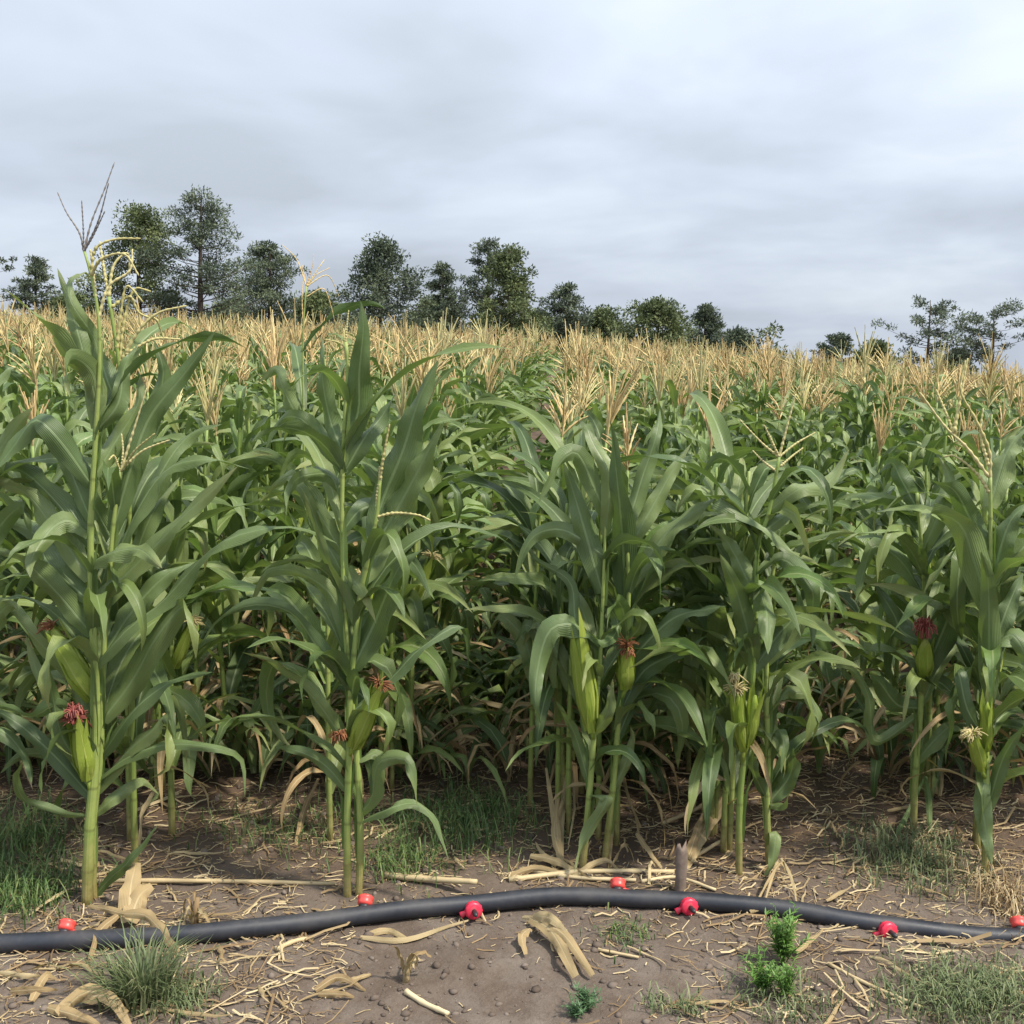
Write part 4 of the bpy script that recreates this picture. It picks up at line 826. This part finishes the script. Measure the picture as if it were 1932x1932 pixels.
def stump(px, py, h, nb, label):
    q = G(px, py); b0 = np.array([q[0], q[1], gzf(q[0], q[1])]); root = obj('stubble_stump', None, None, b0); tag(root, label, 'stubble')
    obj('stem', to_mesh('stem', tube_geo([[0, 0, -.02], [.004, 0, h*.5], [.012, .004, h]], np.array([.011, .0105, .008]), 7, None, .1), M_STRAW, False), root)
    for k in range(nb):
        a = lr.random()*6.283; o = np.array([math.cos(a), math.sin(a), 0]); z0 = lr.uniform(.0, h*.6); hh = h*lr.uniform(.3, 1.15); sp_ = lr.uniform(.015, .07)
        pts = [o*.008+[0, 0, z0], o*(.012+sp_*.2)+[0, 0, z0+hh*.6], o*(.015+sp_*.6)+[0, 0, z0+hh*lr.uniform(.5, 1.)], o*(.02+sp_)+[0, 0, max(.004, z0+hh*lr.uniform(-.3, .9))]]
        obj('blade', to_mesh('blade', leaf_geo(pts, lr.uniform(.010, .022), (math.sin(a), -math.cos(a), 0), 9, (lr.uniform(-40, 40), lr.uniform(-90, 90)), 30, .25, lr.random(), base=.8, cross=3, r=lr, tipcut=lr.uniform(0, .3)), M_DRY), root)
stump(368, 1752, .10, 8, 'ragged dry stubble stump behind the pipe near the cream husk')
stump(765, 1850, .075, 8, 'ragged dry stubble stump on bare soil near the crumpled pale leaf')
husk('dry_leaf', [([(595, 1875), (640, 1862), (690, 1868)], 24, (.01, .03, .0), .9), ([(600, 1880), (650, 1885), (668, 1880)], 22, (.01, .02, .0), .8), ([(700, 1845), (660, 1860), (640, 1855)], 14, (.01, .02, .0), .7)], 'crumpled pale leaf lying on bare soil near the stubble stump', 'dry leaf')
husk('dry_leaf', [([(110, 1930), (170, 1905), (240, 1925)], 46, (.01, .05, .02), .55), ([(150, 1900), (210, 1920), (250, 1945)], 40, (.02, .05, .0), .75), ([(90, 1920), (140, 1935), (200, 1945)], 36, (.02, .02, .0), .4)], 'broad tan husk leaves lying against the grey grass tuft', 'dry husk')
husk('dry_leaf', [([(60, 1900), (90, 1870), (108, 1860)], 26, (.01, .04, .02), .9), ([(20, 1880), (70, 1890), (110, 1880)], 22, (.01, .03, .01), .7), ([(0, 1850), (50, 1860), (100, 1850)], 18, (.01, .02, .01), .6)], 'curled yellow husk pieces beside the grey grass tuft', 'dry husk')
husk('dry_leaf', [([(680, 1772), (760, 1776), (850, 1752), (885, 1742)], 16, (.004, .008, .008, .012), .5), ([(690, 1765), (730, 1758), (770, 1772)], 20, (.003, .008, .003), .35)], 'brown dry leaf along the pipe below the red tap', 'dry leaf')
husk('ear_husk', [([(1765, 1505), (1762, 1485), (1768, 1468)], 22, (.02, .06, .1), 1.), ([(1772, 1508), (1775, 1490), (1772, 1470)], 16, (.02, .06, .1), .9)], 'pale-tipped fallen ear in the shade between the last plants', 'dry husk')
# scattered loose leaves that can be told apart
LV = []
for k in range(14):
    n = 6; L = lr.uniform(.10, .24); x = np.linspace(-.5, .5, n)*L; y = np.cumsum([lr.gauss(0, .012) for _ in range(n)]); z = .006+np.abs(np.cumsum([lr.gauss(0, .006) for _ in range(n)]))
    LV.append(to_mesh('dry_leaf', leaf_geo(np.stack([x, y, z], 1), lr.uniform(.007, .021), (0, 1, 0), 8, (lr.uniform(-60, 60), lr.uniform(-60, 60)), 30, .15, lr.random(), base=.5, cross=3, r=lr), M_DRY))
def litter_density(x, y):
    d = .55*vnoise(np.array(x*2.1), np.array(y*2.1), 11)+.45*vnoise(np.array(x*5), np.array(y*5), 12)
    edge = math.exp(-((y-3.75)/.28)**2)*.45+(.6 if x < -.5 and y < 3.45 else 0)+(.3 if y > 4 else 0)+(.15 if x > .5 else 0)
    bare = .5*math.exp(-((x+.05)/.6)**2-((y-2.95)/.28)**2)
    return float(d)*.8+edge-bare
cnt = 0
while cnt < 150:
    x_, yy = lr.uniform(-1.9, 1.9), lr.uniform(2.75, 4.6)
    if lr.random() > max(.0, litter_density(x_, yy)-.12): continue
    o = obj('dry_leaf', lr.choice(LV), None, (x_, yy, gzf(x_, yy)+.001), lr.gauss(0, .9), lr.uniform(.7, 1.25)); tag(o, 'loose dry tan corn leaf scattered flat on the soil', 'dry leaf', 'loose dry leaves on the soil'); cnt += 1
gs = []; n = 0
while n < 21000:
    x_, yy = lr.uniform(-2.4, 2.4), lr.uniform(2.5, 6.2)
    if lr.random() > max(.02, litter_density(x_, yy)): continue
    n += 1; L = min(.22, math.exp(lr.gauss(math.log(.032), .68))); a = lr.gauss(0, .75)+(1.57 if lr.random() < .2 else 0); wd = lr.uniform(.0010, .0036)+.06*L*lr.random()**2; z0 = gzf(x_, yy)+.003
    cx = np.array([-.5, -.17, .17, .5])*L; cy = np.array([0, lr.gauss(0, .035), lr.gauss(0, .05), lr.gauss(0, .09)])*L; cz = np.abs(np.array([lr.gauss(0, .05), lr.gauss(.04, .05), lr.gauss(.04, .05), lr.gauss(.04, .12)]))*L
    V = np.stack([np.stack([cx, cy-wd/2, cz], 1), np.stack([cx, cy, cz+wd*.35], 1), np.stack([cx, cy+wd/2, cz+lr.gauss(0, .3)*wd], 1)], 1).reshape(-1, 3)@rotz(a).T+np.array([x_, yy, z0])
    gs.append((V, grid_faces(4, 3), np.zeros((12, 2)), min(1, max(0, lr.gauss(.34, .24)))*.98))
tag(obj('straw_litter', to_mesh('straw_litter', merge(gs), M_STRAW)), 'fine chopped straw scattered over the soil', 'straw', None, 'stuff')
# soil clods
ico = np.array([[0, 0, 1], [.894, 0, .447], [.276, .851, .447], [-.724, .526, .447], [-.724, -.526, .447], [.276, -.851, .447], [.724, .526, -.447], [-.276, .851, -.447], [-.894, 0, -.447], [-.276, -.851, -.447], [.724, -.526, -.447], [0, 0, -1]])
icf = np.array([[0, 1, 2], [0, 2, 3], [0, 3, 4], [0, 4, 5], [0, 5, 1], [1, 6, 2], [2, 7, 3], [3, 8, 4], [4, 9, 5], [5, 10, 1], [6, 7, 2], [7, 8, 3], [8, 9, 4], [9, 10, 5], [10, 6, 1], [6, 11, 7], [7, 11, 8], [8, 11, 9], [9, 11, 10], [10, 11, 6]]); icf = np.concatenate([icf, icf[:, 2:]], 1)
gs = []
for _ in range(3800):
    x_, yy = lr.uniform(-2.1, 2.1), lr.uniform(2.55, 5.0); s_ = .003+.012*lr.random()**3.2
    V = ico*(1+rng.normal(0, .18, (12, 1)))*s_*np.array([lr.uniform(.8, 1.5), lr.uniform(.8, 1.3), lr.uniform(.5, .9)]); gs.append((V@rotz(lr.random()*6).T+np.array([x_, yy, gzf(x_, yy)+s_*.2]), icf, np.zeros((12, 2)), lr.random()))
tag(obj('soil_clods', to_mesh('soil_clods', merge(gs), M_CLOD)), 'small crumbs and clods of grey-brown soil', 'soil', None, 'stuff')

# ------------------------------------------------------------------ grass and weeds
def blades(n, cx, cy, sx, sy, hmin, hmax, wd, lean, r, tuft=None):
    gs = []
    for _ in range(n):
        x_ = r.gauss(cx, sx); yy = r.gauss(cy, sy)
        if tuft: x_ = cx+(x_-cx)*tuft; yy = cy+(yy-cy)*tuft
        h = r.uniform(hmin, hmax); a = r.random()*6.283
        if tuft: a = math.atan2(yy-cy, x_-cx)+r.gauss(0, .6)
        ln = h*r.uniform(.1, lean); dx, dy = math.cos(a), math.sin(a); wv = np.array([-dy, dx, 0])*wd*r.uniform(.6, 1.3)*.5
        p = np.array([x_, yy, gzf(x_, yy)-.004]); c = [p, p+np.array([dx*ln*.25, dy*ln*.25, h*.55]), p+np.array([dx*ln*.65, dy*ln*.65, h*.88]), p+np.array([dx*ln*1.2, dy*ln*1.2, h*(1 if lean < 1.2 else .75)])]
        V = np.array([c[0]-wv, c[0]+wv, c[1]-wv, c[1]+wv, c[2]-wv*.7, c[2]+wv*.7, c[3]]); f_ = np.array([[0, 1, 3, 2], [2, 3, 5, 4], [4, 5, 6, 6]])
        gs.append((V, f_, np.zeros((7, 2)), r.random()*.97))
    return merge(gs)
gr = random.Random(3)
def gpatch(name, px, py, n, sxp, syp, h0, h1, mat, label, kind='stuff', wd=.004, lean=1.2, tuft=None):
    q = G(px, py); sx = pxm(sxp, q[1]); q2 = G(px, py-syp); sy = q2[1]-q[1]
    o = obj(name, to_mesh(name, blades(n, q[0], q[1], sx, sy, h0, h1, wd, lean, gr, tuft), mat)); tag(o, label, 'grass', None, kind)
gpatch('grass', 30, 1690, 900, 60, 30, .03, .11, M_GRASS, 'green grass around the pipe end beside the tallest plant')
gpatch('grass', 20, 1600, 500, 60, 30, .05, .15, M_GRASS, 'shaded grass under the edge corn leaves')
gpatch('grass', 870, 1560, 1100, 75, 32, .03, .12, M_GRASS, 'green grass growing in the dark gap between corn rows')
gpatch('grass', 745, 1640, 260, 38, 18, .03, .09, M_GRASS, 'grass at the foot of the pipe-bend plants')
gpatch('grass', 560, 1570, 350, 90, 25, .03, .09, M_GRASS, 'sparse shaded grass between the first two root clumps')
gpatch('grass', 1715, 1625, 700, 60, 30, .03, .11, M_GRASSB, 'greyish grass between twin-ear and yellow-tassel plants')
gpatch('grass', 1840, 1885, 1500, 80, 32, .02, .075, M_GRASSB, 'low grey-green grass on the bare strip beside the thin stem')
gpatch('grass', 1900, 1700, 400, 40, 30, .03, .10, M_STRAW, 'dry straw-coloured grass at the foot of the yellow-tassel plant')
gpatch('grass', 1480, 1895, 300, 60, 25, .02, .06, M_GRASSB, 'sparse grass blades around the feathery weed')
gpatch('grass', 1180, 1770, 130, 30, 15, .02, .05, M_GRASS, 'thin grass blades under the pipe')
gpatch('grass', 1280, 1905, 120, 30, 15, .02, .06, M_GRASSB, 'thin pale grass blades on bare soil')
gpatch('grass_tuft', 268, 1880, 420, 30, 18, .06, .15, M_GRASSB, 'spiky grey-green grass tuft growing against the pipe below the cream husk', None, .005, 1.1, 1.0)
gpatch('grass', 330, 1890, 420, 40, 20, .02, .06, M_GRASSB, 'short green grass spreading from the spiky tuft')
def weed(px, py, h, nst, mat, label, leafl=.03, spread=.5):
    q = G(px, py); b0 = np.array([q[0], q[1], gzf(q[0], q[1])]); root = obj('weed', None, None, b0); tag(root, label, 'weed'); stg = []; lf = []
    for _ in range(nst):
        a = gr.random()*6.283; sp_ = gr.random()*spread*h; hh = h*gr.uniform(.55, 1); c = catmull([np.array([0, 0, -.005]), np.array([math.cos(a)*sp_*.4, math.sin(a)*sp_*.4, hh*.5]), np.array([math.cos(a)*sp_, math.sin(a)*sp_, hh])], 9)
        stg.append(tube_geo(c, np.linspace(.002, .001, 9), 4))
        for k in range(2, 9):
            for s_ in range(3):
                b_ = gr.random()*6.283; L = leafl*gr.uniform(.6, 1.2)*(1.1-.05*k); dr = np.array([math.cos(b_), math.sin(b_), gr.uniform(.1, .8)]); dr = dr/np.linalg.norm(dr)
                lf.append(leaf_geo([c[k], c[k]+dr*L*.5+np.array([0, 0, .1*L]), c[k]+dr*L], L*.24, (math.sin(b_), -math.cos(b_), 0), 3, (0, 0), 15, 0, gr.random(), base=.4, cross=3, r=gr))
    obj('stem', to_mesh('stem', merge(stg), mat), root); obj('foliage', to_mesh('foliage', merge(lf), mat), root)
weed(1478, 1822, .19, 22, M_WEED, 'feathery bright green weed overlapping the pipe beside the bent yellow leaf', .042, .5)
weed(1436, 1872, .12, 18, M_WEED, 'bushy green weed on bare soil below the feathery one', .032, .6)
weed(1482, 1880, .12, 16, M_WEED, 'low green weed touching the bushy weed', .03, .6)
weed(1105, 1908, .075, 18, M_WEEDB, 'small bluish-green weed on bare soil below the husk fan', .026, .8)
weed(1085, 1925, .06, 8, M_WEEDB, 'smallest bluish-green weed beside the other on bare soil', .026, .8)
